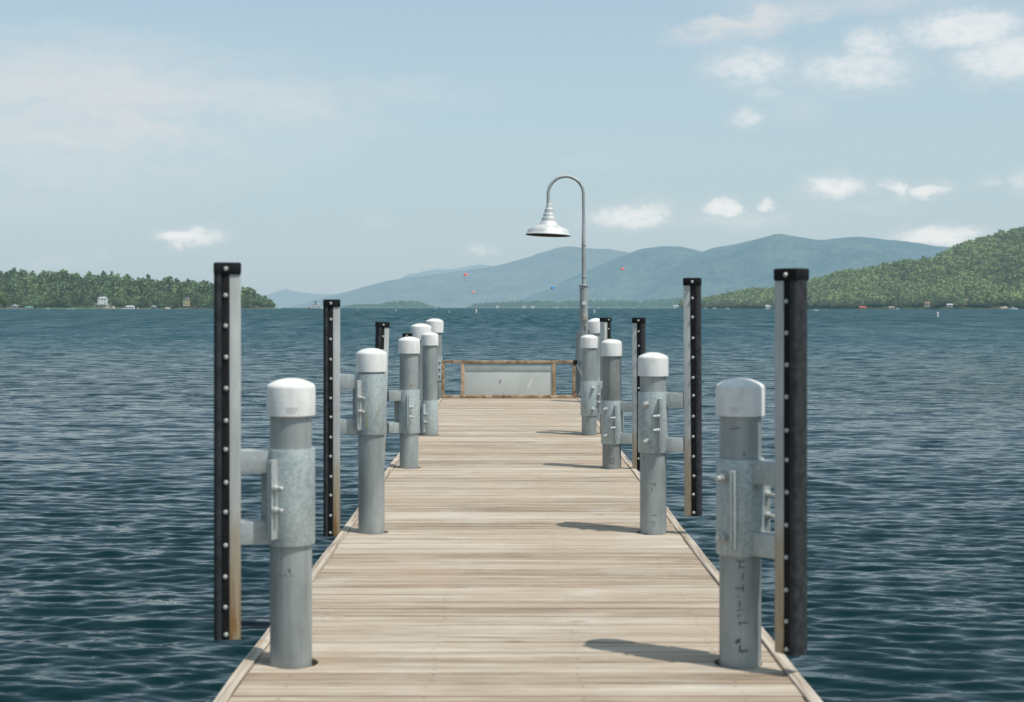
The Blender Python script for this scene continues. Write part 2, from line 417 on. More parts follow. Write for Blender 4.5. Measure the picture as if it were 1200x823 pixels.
nm.materials.clear(); nm.materials.append(M_wood); nm.materials.append(M_screw)
for k in range(5, k1):
    for xj in (-.93, -.33, .31, .95):
        for q in (.045, .142):
            rr = random.Random(k*31+int(xj*100)+int(q*1000))
            if rr.random() < .3: continue
            r = bmesh.ops.create_circle(bm, cap_ends=True, segments=7, radius=.0044, matrix=Matrix.Translation((xj+rr.uniform(-.012,.012), k*PITCH+q+rr.uniform(-.012,.012), .0032)))
            for v in r['verts']:
                for fc in v.link_faces: fc.material_index = 1
bm.to_mesh(nm); bm.free()
smooth(nm, 25)
deck.parent = pier
for sx, xa, xb in ((-1, DX0-.062, DX0-.009), (1, DX1+.009, DX1+.062)):
    mb = MB(); yy = -4.6; i = 0
    while yy < DY1:
        ye = min(yy+3.05, DY1)
        j = random.Random(i*7+sx); i += 1
        a, b2 = j.uniform(-.004, .004), j.uniform(-.004, .004)
        pts = 8; v = []; f = []
        for q in range(pts+1):
            u = q/pts; y_ = yy+.003+(ye-yy-.006)*u; o_ = a*(1-u)+b2*u+.003*math.sin(q*1.7+i)
            zt = .006+.003*math.sin(q*.9+i)
            for (x_, z_) in ((xa, -.23), (xa, zt-.004), (xa+.004, zt), (xb-.004, zt), (xb, zt-.004), (xb, -.23)): v.append((x_+o_, y_, z_))
        for q in range(pts):
            for s_ in range(6):
                s2 = (s_+1) % 6; f.append((q*6+s_, q*6+s2, (q+1)*6+s2, (q+1)*6+s_))
        f.append(tuple(range(6))[::-1]); f.append(tuple(pts*6+s_ for s_ in range(6)))
        mb.add(v, f); yy = ye
    mb.build('edge_board', M_edge, pier, ang=30)
for x in (-.93, -.33, .31, .95):
    MB().rbox(x-.04, x+.04, -4.6, DY1-.05, -.27, -.047, .005).build('stringer', M_dark, pier)
for y in (2.6, 6.75, 10.4, 14.4, 18.1, 21.8, 24.6):
    MB().rbox(DX0-.004, DX1+.004, y-.06, y+.06, -.50, -.272, .006).build('cross_beam', M_dark, pier)

# ------------------------------------------------------------------ piles with sleeves and fenders
def dirv(phi): return Vector((math.sin(R(phi)), -math.cos(R(phi)), 0))
def cap_prof(r, zt, hs=.035, hc=.166, n=9):
    pr = [(r-.006, zt-hc), (r, zt-hc+.002), (r, zt-hs-.008), (r-.0018, zt-hs), (r-.006, zt-hs+.006), (r-.012, zt-hs+.0105)]
    for i in range(n+1):      # shallow dome above a tight shoulder
        u = 1-i/n; rr_ = (r-.018)*u
        pr.append((rr_, zt-(hs-.0135)*u**2.3))
    return pr
def bolt_mesh(p, axis, L, rs=.008, rh=.015, both=False, nut=True):
    axis = axis.normalized(); M = Matrix.Translation(p) @ axis.to_track_quat('Z', 'Y').to_matrix().to_4x4()
    return MB().lathe([(rh*1.25, -.001), (rh*1.25, .003), (rh, .0031), (rh, rh), (rh*.85, rh+.003), (rs, rh+.0031), (rs, L), (rs*.6, L+.004)], 12, M)
def curved_patch(cx, cy, r, phi, z, pts, name, m, parent):   # thin irregular mark wrapped on a pipe
    v = []; 
    for (a, b_) in pts:
        ph = phi + math.degrees(a/r); d = dirv(ph); v.append((d.x*r, d.y*r, z+b_))
    mb = MB(); mb.v = v; mb.f = [tuple(range(len(v)))]
    return mb.build(name, m, parent)
def make_pile(p):
    root = empty('mooring_pile', (p['x'], p['y'], 0), 0, p['lab'], 'pile', 'small steel mooring piles along the pier edges')
    r = .0925; rs = .105
    MB().lathe([(r, -3.2), (r, p['top']-.06)], 48).build('pipe', M_pipe if p['n'] not in ('R3',) else M_pipeb, root)
    c = MB().lathe(cap_prof(.108, p['top']), 48).build('cap', M_cap, root)
    if p['n'] in ('L1', 'R1'):      # moulded lettering block on the cap, too worn to read
        ph0 = 14 if p['n'] == 'L1' else -18
        for k, (za, wd) in enumerate(((-.128, .05), (-.138, .05), (-.148, .04))):
            v = []
            for s in range(7):
                d = dirv(ph0-16+s*4.6*(1 if k < 2 else .8)); v += [(d.x*.1090, d.y*.1090, p['top']+za), (d.x*.1090, d.y*.1090, p['top']+za+.005)]
            MB().add(v, [(2*i, 2*i+2, 2*i+3, 2*i+1) for i in range(6)]).build('moulded_mark', M_capmark, c)
    z0 = p['zs']; z1 = z0+.424; zm = (z0+z1)/2
    sl = MB().lathe([(r+.001, z0), (rs, z0), (rs+.0015, z0+.004), (rs+.0015, z1-.004), (rs, z1), (r+.001, z1)], 48, closed=True).build('sleeve', M_sleeve, root)
    phf = p['phi']
    for sg in (-1, 1):
        ph = phf + sg*(p['fl'] if (sg*phf < 0 or p['x'] > 0) else 31)
        M = Matrix.Rotation(R(ph-90), 4, 'Z')
        [MB().rbox(rs-.001, rs+.040, ya, yb, z0+.035, z1-.042, .002, M).build('flange', M_arm, sl) for ya, yb in ((-.012, -.0015), (.0015, .012))]
        d = dirv(ph); side = Vector((-d.y, d.x, 0)) * sg      # away from the fender side
        if p['n'] == 'R1':
            if sg < 0: continue
            side = -side
        for zz in (-.048, .048):
            q = d*(rs+.022)+side*.013; q.z = zm+zz
            bolt_mesh(q, side, .042 if p['n'] != 'R1' else .075, .0095, .0155).build('bolt', M_bolt, sl)
    if p['rad']:
        for zz in (-.13, .13):
            d = dirv(phf-(95 if p['n'] == 'R1' else 107) if p['x'] > 0 else phf+105); q = d*(rs+.001); q.z = zm+zz
            bolt_mesh(q, d, .044, .013, .0215).build('bolt', M_bolt, sl)
    # arms out to the fender post
    Mf = Matrix.Rotation(R(phf-90), 4, 'Z')
    for za, zb in ((z1-.105, z1-.004), (z0+.006, z0+.107)):
        mb = MB(); mb.rbox(rs-.03, .2165 if p['x'] > 0 else .2240, -.042, .042, za, zb, .004, Mf)
        mb.build('arm', M_arm, root)
    # fender
    L = 1.65
    fp = link('fender_post', MESH['post'], M_post, root)
    fp.location = dirv(phf)*(.238 if p['x'] > 0 else .241) + Vector((0, 0, p['ft'])); fp.rotation_euler = (0, R(p['tilt']), R(phf-90))
    if p['tilt']: fp.rotation_euler = (Matrix.Rotation(R(-p['tilt']), 4, 'Y') @ Matrix.Rotation(R(phf-90), 4, 'Z')).to_euler()
    link('rubber_strip', MESH['strip'], M_rubber, fp); link('rubber_face', MESH['face'], M_rubberface, fp); link('rubber_cap', MESH['fcap'], M_rubber, fp)
    for zz in BZ: link('bolt', MESH['fbolt'] if zz > .03 else MESH['fbolt_top'], M_bolt, fp, (.044+random.uniform(-.002, .002), 0, -zz+random.uniform(-.005, .005)*(zz > .03)))
    return root
M_pipeb = m_galv('brownish pipe', (.24,.255,.245), (.33,.345,.33), (.15,.16,.155), 0, .7)
BZ = (.0225,.135,.272,.41,.546,.684,.8175,.956,1.093,1.233,1.367,1.5026,1.621)
MESH = {}
L = 1.65
MESH['post'] = MB().rbox(-.0215, .0275, -.042, .042, -L, -.004, .004).mesh('fender_post')
MESH['strip'] = MB().rbox(.0278, .062, -.044, .044, -L, -.006, .003).mesh('rubber_strip')
def dprof():
    pts = [(.0622, -.046), (.076, -.048), (.087, -.044), (.0935, -.033), (.095, -.014), (.095, .014), (.0935, .033), (.087, .044), (.076, .048), (.0622, .046)]
    v = []; f = []; n = len(pts)
    for z in (-L, -.01): v += [(x, y, z) for x, y in pts]
    for i in range(n): j = (i+1) % n; f.append((i, j, n+j, n+i))
    f.append(tuple(range(n))[::-1]); f.append(tuple(range(n, 2*n)))
    m_ = MB(); m_.add(v, f); return m_.mesh('rubber_face', 50)
MESH['face'] = dprof()
MESH['fcap'] = MB().rbox(-.0235, .0965, -.0500, .0500, -.048, .006, .009).mesh('rubber_cap')
fb = MB()
hd = [(0, .0535), (.006, .0525), (.0095, .049), (.0105, .0445), (.0105, .0432), (.004, .0430)]
fb.lathe([(r_, -z_) for r_, z_ in hd]+[(r_, z_) for r_, z_ in hd[::-1]], 12, Matrix.Rotation(R(90), 4, 'X'))
MESH['fbolt'] = fb.mesh('bolt'); fb.v = [(x, y*1.17, z) for x, y, z in fb.v]; MESH['fbolt_top'] = fb.mesh('bolt')
PR = {}
for p in piles: PR[p['n']] = make_pile(p)
# marks on the pipes
def strokes(root, r, phi0, marks, m=None, name='stencil_mark'):
    for (a, z, wd, hg, sk) in marks:
        mb = MB(); v = []
        jr = random.Random(int(z*1e4+a*1e5))
        for q in range(7):
            ux = q/6-.5
            for uz in (-.5, .5):
                s = a+ux*wd+uz*sk; d = dirv(phi0+math.degrees(s/r)); v.append((d.x*r, d.y*r, z+uz*hg*jr.uniform(.55, 1.15)+ux*sk*.5+jr.uniform(-.12, .12)*hg))
        mb.add(v, [(2*q, 2*q+2, 2*q+3, 2*q+1) for q in range(6)])
        mb.build(name, m or M_mark, root)
rr = random.Random(3)
def pz(y, Y): return CH-(y-HY)/F*Y
mk = []
for (x, y, w_, h_, sk) in ((869,658,10,2.2,0),(868,663,2,8,1),(871,665,6,2,0),(872,676,2,9,.5),(867,690,8,2,1.5),(872,690,2,9,1),(866,700,3,1.5,0),(868,708,2,7,0),(869,715,9,1.5,2),(867,722,3,3,1),(873,730,10,1.6,0),(868,731,2.5,5,0),(866,752,6,7,1),(868,760,2,9,.5),(873,763,10,2,.5),(871,765,3,2,0)):
    mk.append(((x-867.5)*4.86*K/F, pz(y, 4.86*K), w_*4.86*K/F, h_*4.86*K/F, sk*.004))
strokes(PR['R1'], .0932, -12, mk)
mk = [((x-867.5)*4.86*K/F, pz(y, 4.86*K), w_*4.86*K/F, h_*4.86*K/F, 0) for (x, y, w_, h_) in ((860,503,8,1.2),(866,502,5,1.4),(873,532,1.6,6),(869,541,1,5))]
strokes(PR['R1'], .0932, -12, mk)
mk = [((x-341)*4.86*K/F, pz(y, 4.86*K), w_*4.86*K/F, h_*4.86*K/F, 0) for (x, y, w_, h_) in ((338,668.5,2.5,3.5),(339,671,1.4,3),(327,674,4,1),(333,674.6,3.5,1),(341,675,5,.8))]
strokes(PR['L1'], .0932, 11, mk)
mk = [((x-765.5)*7.72*K/F, pz(y, 7.72*K), w_*7.72*K/F, h_*7.72*K/F, 0) for (x, y, w_, h_) in ((766,567,6,1),(768,568,1.2,4),(765,574,1,4),(768,604,5,1),(766,612,4,1),(767,615,1,3))]
strokes(PR['R2'], .0932, -7.5, mk)
mk = [((x-717)*10.84*K/F, pz(y, 10.84*K), w_*10.84*K/F, h_*10.84*K/F, 0) for (x, y, w_, h_) in ((717,538,6,1),(715,541,1,5),(719,541,1,5),(717,543,5,1),(714,458,1.5,3),(718,470,3,1.6))]
strokes(PR['R3'], .0932, -5.5, mk)
# rust spot on the third left pile
curved_patch(0, 0, .0931, 5+22, pz(451.5, 10.87*K), [(-.034,-.002),(-.02,-.012),(-.004,-.016),(.01,-.013),(.022,-.006),(.026,.002),(.015,.009),(.002,.013),(-.012,.008),(-.024,.004)], 'rust_spot', M_rustspot, PR['L3'])
# greenish yellow streaks on the second sleeve
M_lich = m_simple('yellow lichen streak', (.33,.34,.13), .9, 0, .4, 80)
mk = [((x-435.3)*7.73*K/F, pz(y, 7.73*K), w_*7.73*K/F, h_*7.73*K/F, .002) for (x, y, w_, h_) in ((429,492,1.2,13),(430,500,1,7),(444,479,1.0,9),(443,486,1.4,4),(452,470,.8,8),(444,468,.8,3))]
strokes(PR['L2'], .1073, 7, mk, M_lich, 'lichen_streak')

# big end piles
def big_pile(px, Y, rp, rc, top, lab, band=None, tilt=0, x=None):
    x = P(px, 0, Y).x if x is None else x
    root = empty('end_pile', (x, Y, 0), 0, lab, 'pile', 'larger steel piles at the outer end of the pier')
    MB().lathe([(rp, -3.5), (rp, top-.08)], 48).build('pipe', M_pipe, root)
    c = MB().lathe(cap_prof(rc, 0, .05, .25), 48).build('cap', M_cap, root, (0, 0, top)); c.rotation_euler = (0, R(tilt), 0)
    if band is not None:
        s = MB().lathe([(rp+.001, band-.42), (rp+.012, band-.42), (rp+.012, band), (rp+.001, band)], 48, closed=True).build('sleeve', M_sleeve, root)
        s2 = 1 if x > 0 else -1
        MB().rbox(rp-.01 if s2 > 0 else -rp-.10, rp+.10 if s2 > 0 else -rp+.01, -.04, .04, band-.1, band-.01, .004).build('arm', M_arm, root)
        MB().rbox(rp-.01 if s2 > 0 else -rp-.10, rp+.10 if s2 > 0 else -rp+.01, -.04, .04, band-.41, band-.32, .004).build('arm', M_arm, root)
        for zz in (-.08, -.20, -.32):
            for ph in (-40, 40):
                d = dirv(ph); q = d*(rp+.012); q.z = band+zz; bolt_mesh(q, d, .03, .010, .017).build('bolt', M_bolt, s)
    return root
big_pile(493.6, 17.1*K, .14, .160, 1.335, 'left capped pile standing outside the pier edge, mostly hidden by two thinner piles', None, 1.5)
bp6 = big_pile(509.3, 19.72*K, .132, .160, 1.385, 'farthest left capped pile at the left end of the rusty railing', .70, 1)
big_pile(697.2, 18.5*K, .125, .139, 1.40, 'capped pile with a tilted cap standing between the lamp post and the pier fenders', .40, -5)

# ------------------------------------------------------------------ lamp on its pile
LY = 19.78*K; lx = P(684.2, 0, LY).x
lamp = empty('pier_lamp', (lx, LY, 0), 0, 'tall galvanised gooseneck lamp post with wide silver barn shade at the pier end', 'lamp post')
def lz(y): return CH-(y-HY)/F*LY
MB().lathe([(.15, -3.5), (.15, lz(390)), (.155, lz(390)), (.155, lz(389)), (.0, lz(389))], 40).build('base_pile', M_lamppipe, lamp)
lp = MB().lathe([(.074, lz(389)-.02), (.074, lz(335))], 32).build('lower_pole', M_lamppipe, lamp)
MB().lathe([(.092, lz(335.4)), (.092, lz(334.2)), (.03, lz(333.6))], 32).build('flange', M_lamppipe, lamp)
arcr = 20.7/F*LY; zc = lz(227.5); pts = [(0, 0, lz(335)), (-.002, 0, lz(310)), (-.003, 0, lz(287)), (-.004, 0, lz(250)), (-.006, 0, zc)]
for i in range(1, 19):
    a = math.pi*i/18; pts.append((-.006-arcr+arcr*math.cos(a), 0, zc+arcr*math.sin(a)))
xs = -.006-2*arcr; pts += [(xs, 0, lz(234)), (xs, 0, lz(241))]
MB().tube(pts, [.036, .036, .036]+[.0285]*(len(pts)-3), 16).build('gooseneck', M_lamppipe, lamp, ang=60)
MB().lathe([(.043, lz(288)), (.043, lz(286.4))], 20).build('collar', M_lamppipe, lamp)
MB().lathe([(.043, lz(326)), (.046, lz(324.6))], 20).build('collar', M_lamppipe, lamp)
M_shade = m_simple('brushed silver shade', (.62,.63,.615), .5, .3, .12, 10)
M_shadein = m_simple('dark lampshade lining', (.16,.145,.11), .8, 0, .3, 14)  # dark brownish colour for the inside of the lampshade
sc = LY/F
def shp(w_, y): return (w_*sc, (275.5-y)*sc)
pr = [shp(2.2,238.5), shp(3.6,239.5), shp(4.0,244), shp(5.2,245), shp(5.5,250), shp(6.6,251), shp(7.0,254.5), shp(8.2,255.5), shp(8.6,259.5), shp(10.2,260.5), shp(11.2,263.5),
      shp(13.5,265), shp(19.5,267.2), shp(23.2,269.0), shp(24.4,271.2), shp(25.4,274.2), shp(26.6,275.2), shp(26.6,276.0)]
sh = MB().lathe(pr[::-1], 56).build('shade', M_shade, lamp, (xs, 0, lz(275.5)), ang=40); sh.rotation_euler = (R(-1.2), R(2.2), 0)
bm = bmesh.new(); bm.from_mesh(sh.data)
for f in [f for f in bm.faces if len(f.verts) > 20 and f.calc_center_median().z < .02]: bm.faces.remove(f)
bm.to_mesh(sh.data); bm.free()
MB().lathe([(26.3*sc, -.004), (22*sc, 5.5*sc), (12*sc, 9*sc), (5*sc, 13*sc), (0, 13*sc)], 48).build('shade_lining', M_shadein, sh)
bm = bmesh.new(); bm.from_mesh(bpy.data.meshes['shade_lining'])
for f in [f for f in bm.faces if len(f.verts) > 20]: bm.faces.remove(f)
bm.to_mesh(bpy.data.meshes['shade_lining']); bm.free()
MB().lathe([(.0, .02), (.05, .04), (.065, .09), (.045, .15), (.03, .2), (0, .2)], 20).build('bulb', m_simple('frosted bulb', (.55,.52,.42), .4), sh)
MB().lathe([(.0, .0), (.034, .0), (.034, .012), (0, .014)], 20, Matrix.Translation((0, -.072, lz(355.5))) @ Matrix.Rotation(R(90), 4, 'X')).build('round_tag', M_cap, lamp)
MB().rbox(-.015, .055, -.125, -.06, lz(376), lz(369), .008).rbox(.0, .03, -.10, -.07, lz(382), lz(376), .004).build('junction_box', m_simple('tan junction box', (.42,.40,.33), .6), lamp)
MB().tube([(.03, -.085, lz(382)), (.035, -.09, lz(389)), (.05, -.158, lz(392)), (.05, -.158, .1)], .012, 8).build('conduit', M_pipe, lamp)
MB().lathe([(.151, .62), (.160, .62), (.160, .66), (.151, .66)], 36, closed=True).build('clamp_band', M_sleeve, lamp)

# ------------------------------------------------------------------ railing at the end
RY = DY1-.07
rail = empty('end_railing', (0, RY, 0), 0, 'low rusty framed railing with grey sheet panel closing off the pier end', 'railing')
xa, xb = P(517.5, 0, RY).x, P(674.3, 0, RY).x; zt = pz(422.7, RY)
MB().rbox(xa, xb, -.025, .025, zt-.048, zt, .007).build('top_rail', M_rust, rail)
MB().rbox(xa, xb, -.025, .025, .006, .052, .007).build('bottom_rail', M_rust, rail)
M_rustlt = m_simple('orange rusted post', (.46,.34,.23), .85, 0, .35, 22)
for (a, b_, m_) in ((517.5, 521, M_rust), (540, 544, M_rustlt), (647.2, 651, M_rust), (670.9, 674.3, M_rust)):
    x0, x1 = P(a, 0, RY).x, P(b_, 0, RY).x
    MB().rbox(x0, x1, -.022, .022, .0525, zt-.0485, .006).build('post', m_, rail)
pa, pb = P(544, 0, RY).x+.002, P(647.2, 0, RY).x-.002
pn = MB().rbox(pa, pb, .0, .006, .0535, zt-.0495, .002).build('panel', M_panel, rail)
MB().rbox(pa+.02, pb-.02, -.010, -.001, zt-.175, zt-.0515, .002).build('rail_shadow', m_simple('rail shadow grey', (.36,.41,.405), .7, 0, .12, 5), pn)  # top rail's shadow on the panel, built as a darker strip
def flat_patch(name, pts, y, m_, par):
    q = MB(); q.v = [(P(a, 0, RY).x, y, pz(b_, RY)) for a, b_ in pts]; q.f = [tuple(range(len(pts)))]; return q.build(name, m_, par)
flat_patch('scrape', [(617.2,455.5),(619,451),(620.5,447.5),(621.5,443.2),(624.2,443),(623.6,447.5),(621,451.5),(619.2,456)], -.0022, M_scrape, pn)
flat_patch('scuff', [(585,449.6),(585.9,446),(587.4,444.8),(587.2,446),(586.4,447.4),(586,449.8)], -.0022, M_mark, pn)
MB().rbox(xb-.035, xb+.03, -.035, .035, zt-.065, zt+.01, .008).build('corner_clamp', M_rubber, rail)
MB().rbox(xb-.03, xb+.03, -.03, .03, .008, .08, .008).build('corner_clamp', M_rust, rail)
MB().tube([(xb, .02, zt-.03), (xb+.16, .05, .30), (xb+.06, .06, .04)], .011, 8).build('chain', M_lamppipe, rail)

# ------------------------------------------------------------------ lake
def waves(X, Y, sp):
    Z = np.zeros_like(X); r = np.random.default_rng(5); n = 96
    lam = np.exp(np.linspace(np.log(.12), np.log(7.0), n))*r.uniform(.93, 1.07, n)
    for i in range(n):
        l = lam[i]; k = 2*np.pi/l
        th = R(-97)+r.normal(0, .42 if l < 2 else .28)
        sl = .044*np.exp(-((np.log(l/.25))/.75)**2)+.0045
        amp = sl/k*1.25
        ph = r.uniform(0, 6.28)
        fade = np.clip((l/sp-1.6)/2.0, 0, 1)
        arg = k*(X*np.cos(th)+Y*np.sin(th))+ph
        # slow amplitude groups so crests are short
        g = .55+.75*np.sin(X*k*.17*np.cos(th+1.3)+Y*k*.17*np.sin(th+1.3)+ph*2.3)*np.cos(X*k*.11*np.cos(th-1.)+Y*k*.11*np.sin(th-1.)+ph)
        s = np.sin(arg)
        Z += amp*fade*g*(s + .22*np.cos(2*arg))
    return Z
dyp = np.concatenate([np.arange(560, 60, -.72), np.arange(60, 3.6, -.45)])
yr = 2.33*F/dyp
yr = np.concatenate([[-9000, -900, -90, -12, -2, 2., 4.], yr[yr > 4.3], np.geomspace(yr[-1]*1.05, 26000, 30)])
tc = np.concatenate([[-60, -12, -4, -1.8], np.linspace(-.62, .62, 1150), [1.8, 4, 12, 60]])
wd = np.maximum(np.abs(yr), 5.)
wd[:5] = np.maximum(wd[:5], 30)
X = tc[None, :]*wd[:, None]; Y = np.repeat(yr[:, None], len(tc), 1)
spy = np.gradient(yr); sp = np.maximum(np.abs(spy)[:, None], np.abs(np.gradient(tc))[None, :]*wd[:, None]*1.0)
sp = np.where(Y < 4.2, 99, sp)
Zw = WZ + waves(X, Y, np.maximum(sp*1.0, .02))
nr, nc = X.shape
me = bpy.data.meshes.new('lake_water')
V = np.stack([X, Y, Zw], -1).reshape(-1, 3).astype(np.float32)
ii = np.arange((nr-1)*(nc-1)); a = (ii//(nc-1))*nc+ii % (nc-1)
Fc = np.stack([a, a+1, a+nc+1, a+nc], -1).astype(np.int32)
def np_mesh(name, V, Fc, sm=True):
    me = bpy.data.meshes.new(name); me.vertices.add(len(V)); me.vertices.foreach_set('co', np.ascontiguousarray(V, dtype=np.float32).ravel())
    k = Fc.shape[1]; me.loops.add(Fc.size); me.loops.foreach_set('vertex_index', np.ascontiguousarray(Fc, dtype=np.int32).ravel())
    me.polygons.add(len(Fc)); me.polygons.foreach_set('loop_start', np.arange(0, Fc.size, k, dtype=np.int32))
    try: me.polygons.foreach_set('loop_total', np.full(len(Fc), k, dtype=np.int32))
    except Exception: pass
    me.update(calc_edges=True); me.polygons.foreach_set('use_smooth', [sm]*len(Fc)); me.validate(); return me
def m_water():
    m, t, b = mat('lake water'); o = t.pos(); x, y, z = t.xyz(o)
    d = t.vmath('LENGTH', o, out=1)
    far = t.mr(d, 10., 55., .30, 1.)
    def nv(sx, sy, det, ro, loc=(0, 0, 0)):
        n = t.node('ShaderNodeTexNoise'); t.set(n.inputs['Vector'], t.mapping(o, (sx, sy, 1.), loc)); n.inputs['Scale'].default_value = 1.
        n.inputs['Detail'].default_value = det; n.inputs['Roughness'].default_value = ro
        return t.vmath('SUBTRACT', n.outputs['Color'], (.5, .5, .5))
    def scl(v, k):
        n = t.node('ShaderNodeVectorMath', operation='SCALE'); t.set(n.inputs[0], v); t.set(n.inputs['Scale'], k); return n.outputs[0]
    gust = t.noise(t.mapping(o, (.008, .05, 1.)), 1., 5, .6, .5)
    gm = t.mr(gust, .35, .65, .75, 1.2)
    d2 = t.mr(d, 60., 300.)
    big = scl(nv(.22, .50, 4, .72, (4, 2, 0)), t.math('MULTIPLY', d2, 2.2))
    big = t.vmath('ADD', big, scl(nv(.45, .045, 3, .7, (2, 8, 0)), t.math('MULTIPLY', d2, 2.2)))
    vs = t.vmath('ADD', scl(nv(1.1, 3.6, 5, .66), t.math('MULTIPLY', far, 2.2)), t.vmath('ADD', scl(nv(4., 12., 3, .6, (9, 1, 0)), .50), big))
    vs = scl(vs, gm)
    vx, vy, vz = t.xyz(vs)
    gn = t.node('ShaderNodeNewGeometry').outputs['Normal']
    nrm = t.vmath('NORMALIZE', t.vmath('ADD', gn, t.comb(t.math('MULTIPLY', vx, .65), t.math('SUBTRACT', vy, t.mr(d, 6., 120., .06, .24)), 0.)))
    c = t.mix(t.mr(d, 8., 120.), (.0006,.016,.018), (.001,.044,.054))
    pset(t, b, base=c, rough=t.math('MULTIPLY', t.math('POWER', t.mr(d, 12., 260., .0, 1., 'LINEAR'), .55), .33), ior=1.29, spec=.5, normal=nrm)
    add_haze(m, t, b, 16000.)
    return m
wo = link('lake_water', np_mesh('lake_water', V, Fc), m_water()); tag(wo, kind='structure')

# ------------------------------------------------------------------ far land
def fbm(x, y, sc, seed=0, oct=5):
    r = np.random.default_rng(seed); s = np.zeros_like(x); a = 1.; f = 1./sc
    for o in range(oct):
        for q in range(4):
            th = r.uniform(0, 6.28); ph = r.uniform(0, 6.28)
            s += a*.35*np.sin(6.28*f*r.uniform(.7, 1.3)*(x*np.cos(th)+y*np.sin(th))+ph+1.1*np.sin(6.28*f*.6*(x*np.sin(th)-y*np.cos(th))+ph*2))
        a *= .5; f *= 2.
    return s
def ridge_mesh(name, prof, Dr, Db, m_, seed, rough=.055, nu=420, nv=70, sharp=1.0):
    Dr *= K; Db *= K
    xs_ = np.array([p[0] for p in prof], float); ys_ = np.array([p[1] for p in prof], float)
    px = np.linspace(xs_[0], xs_[-1], nu); v = np.linspace(0, 1.35, nv)
    Hr = (HY-np.interp(px, xs_, ys_))*Dr/F + CH
    Hr = np.convolve(np.pad(Hr, 4, 'edge'), np.ones(9)/9, 'valid')
    PX, Vv = np.meshgrid(px, v); Dd = Db+(Dr-Db)*Vv; XX = (PX-VX)/F*Dd
    sh_ = np.where(Vv <= 1, np.sin(np.clip(Vv, 0, 1)*np.pi/2)**1.15*(.35+.65*Vv), 1-(Vv-1)*1.6)
    HH = Hr[None, :]
    n_ = fbm(XX, Dd, 1500, seed, 6)
    Zz = HH*sh_ + HH*rough*3.2*n_*np.sin(np.clip(Vv, 0, 1)*np.pi)*1.0 + HH*rough*.10*fbm(XX, Dd, 260, seed+9, 4)*np.clip(Vv*4, 0, 1)
    Zz = np.where(Vv <= 0, WZ-2, Zz)
    nr, nc = XX.shape; ii = np.arange((nr-1)*(nc-1)); a = (ii//(nc-1))*nc+ii % (nc-1)
    Fc = np.stack([a, a+1, a+nc+1, a+nc], -1)
    o = link(name, np_mesh(name, np.stack([XX, Dd, Zz], -1).reshape(-1, 3), Fc), m_); tag(o, kind='structure'); return o
def m_mount(name, hl, hz, c1=(.02,.045,.03), c2=(.24,.28,.15), s=.004):
    m, t, b = mat(name); o = t.pos()
    n = t.noise(o, s, 8, .68); n2 = t.noise(o, s*7, 5, .7)
    c = t.ramp(t.math('ADD', t.math('MULTIPLY', n, .55), t.math('MULTIPLY', n2, .45)), [(.38, c1), (.62, c2)])
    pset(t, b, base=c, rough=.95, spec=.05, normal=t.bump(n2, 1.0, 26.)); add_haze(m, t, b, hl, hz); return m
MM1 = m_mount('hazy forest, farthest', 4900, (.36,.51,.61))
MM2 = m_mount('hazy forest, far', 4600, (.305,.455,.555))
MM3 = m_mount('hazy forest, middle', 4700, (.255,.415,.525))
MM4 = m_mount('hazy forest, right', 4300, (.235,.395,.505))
ridge_mesh('mountain', [(420,352),(445,338),(473,325),(494,318.4),(510,316),(526,316),(543,313),(561,309.8),(579,312),(620,322),(680,340),(720,356)], 11500, 9800, MM1, 3)
ridge_mesh('hill', [(285,362),(300,350),(318,343.7),(334.5,338.8),(351,342.5),(371,344.5),(396,345),(430,350),(470,361)], 9500, 8200, MM1, 4)
ridge_mesh('mountain', [(340,360),(370,352),(396,344.5),(432,335.5),(473,327.4),(514,321),(555,316),(575,313),(596,307.8),(618,301.5),(636.6,296),(650,291),(661,288.6),(672,289),(685.7,290.6),(718,294.7),(735,297),(800,305),(880,330),(940,355)], 8200, 6300, MM2, 5)
ridge_mesh('mountain', [(560,361),(610,350),(660,330),(700,312),(735,297),(751,291.8),(765,289.6),(779.6,288.4),(801,289.6),(815,292.7),(850,302),(900,330),(960,356)], 7000, 5200, MM3, 6)
ridge_mesh('mountain', [(700,361),(760,338),(800,304),(832.5,291.3),(850,288.3),(867.5,285),(895.5,278),(906,275.3),(914.8,274.5),(930.5,277.3),(945,280.2),(962,282),(990,278),(1004,277),(1025,279),(1060,283),(1095,288.5),(1130,291),(1200,301),(1300,330),(1400,352)], 6400, 4300, MM4, 7)

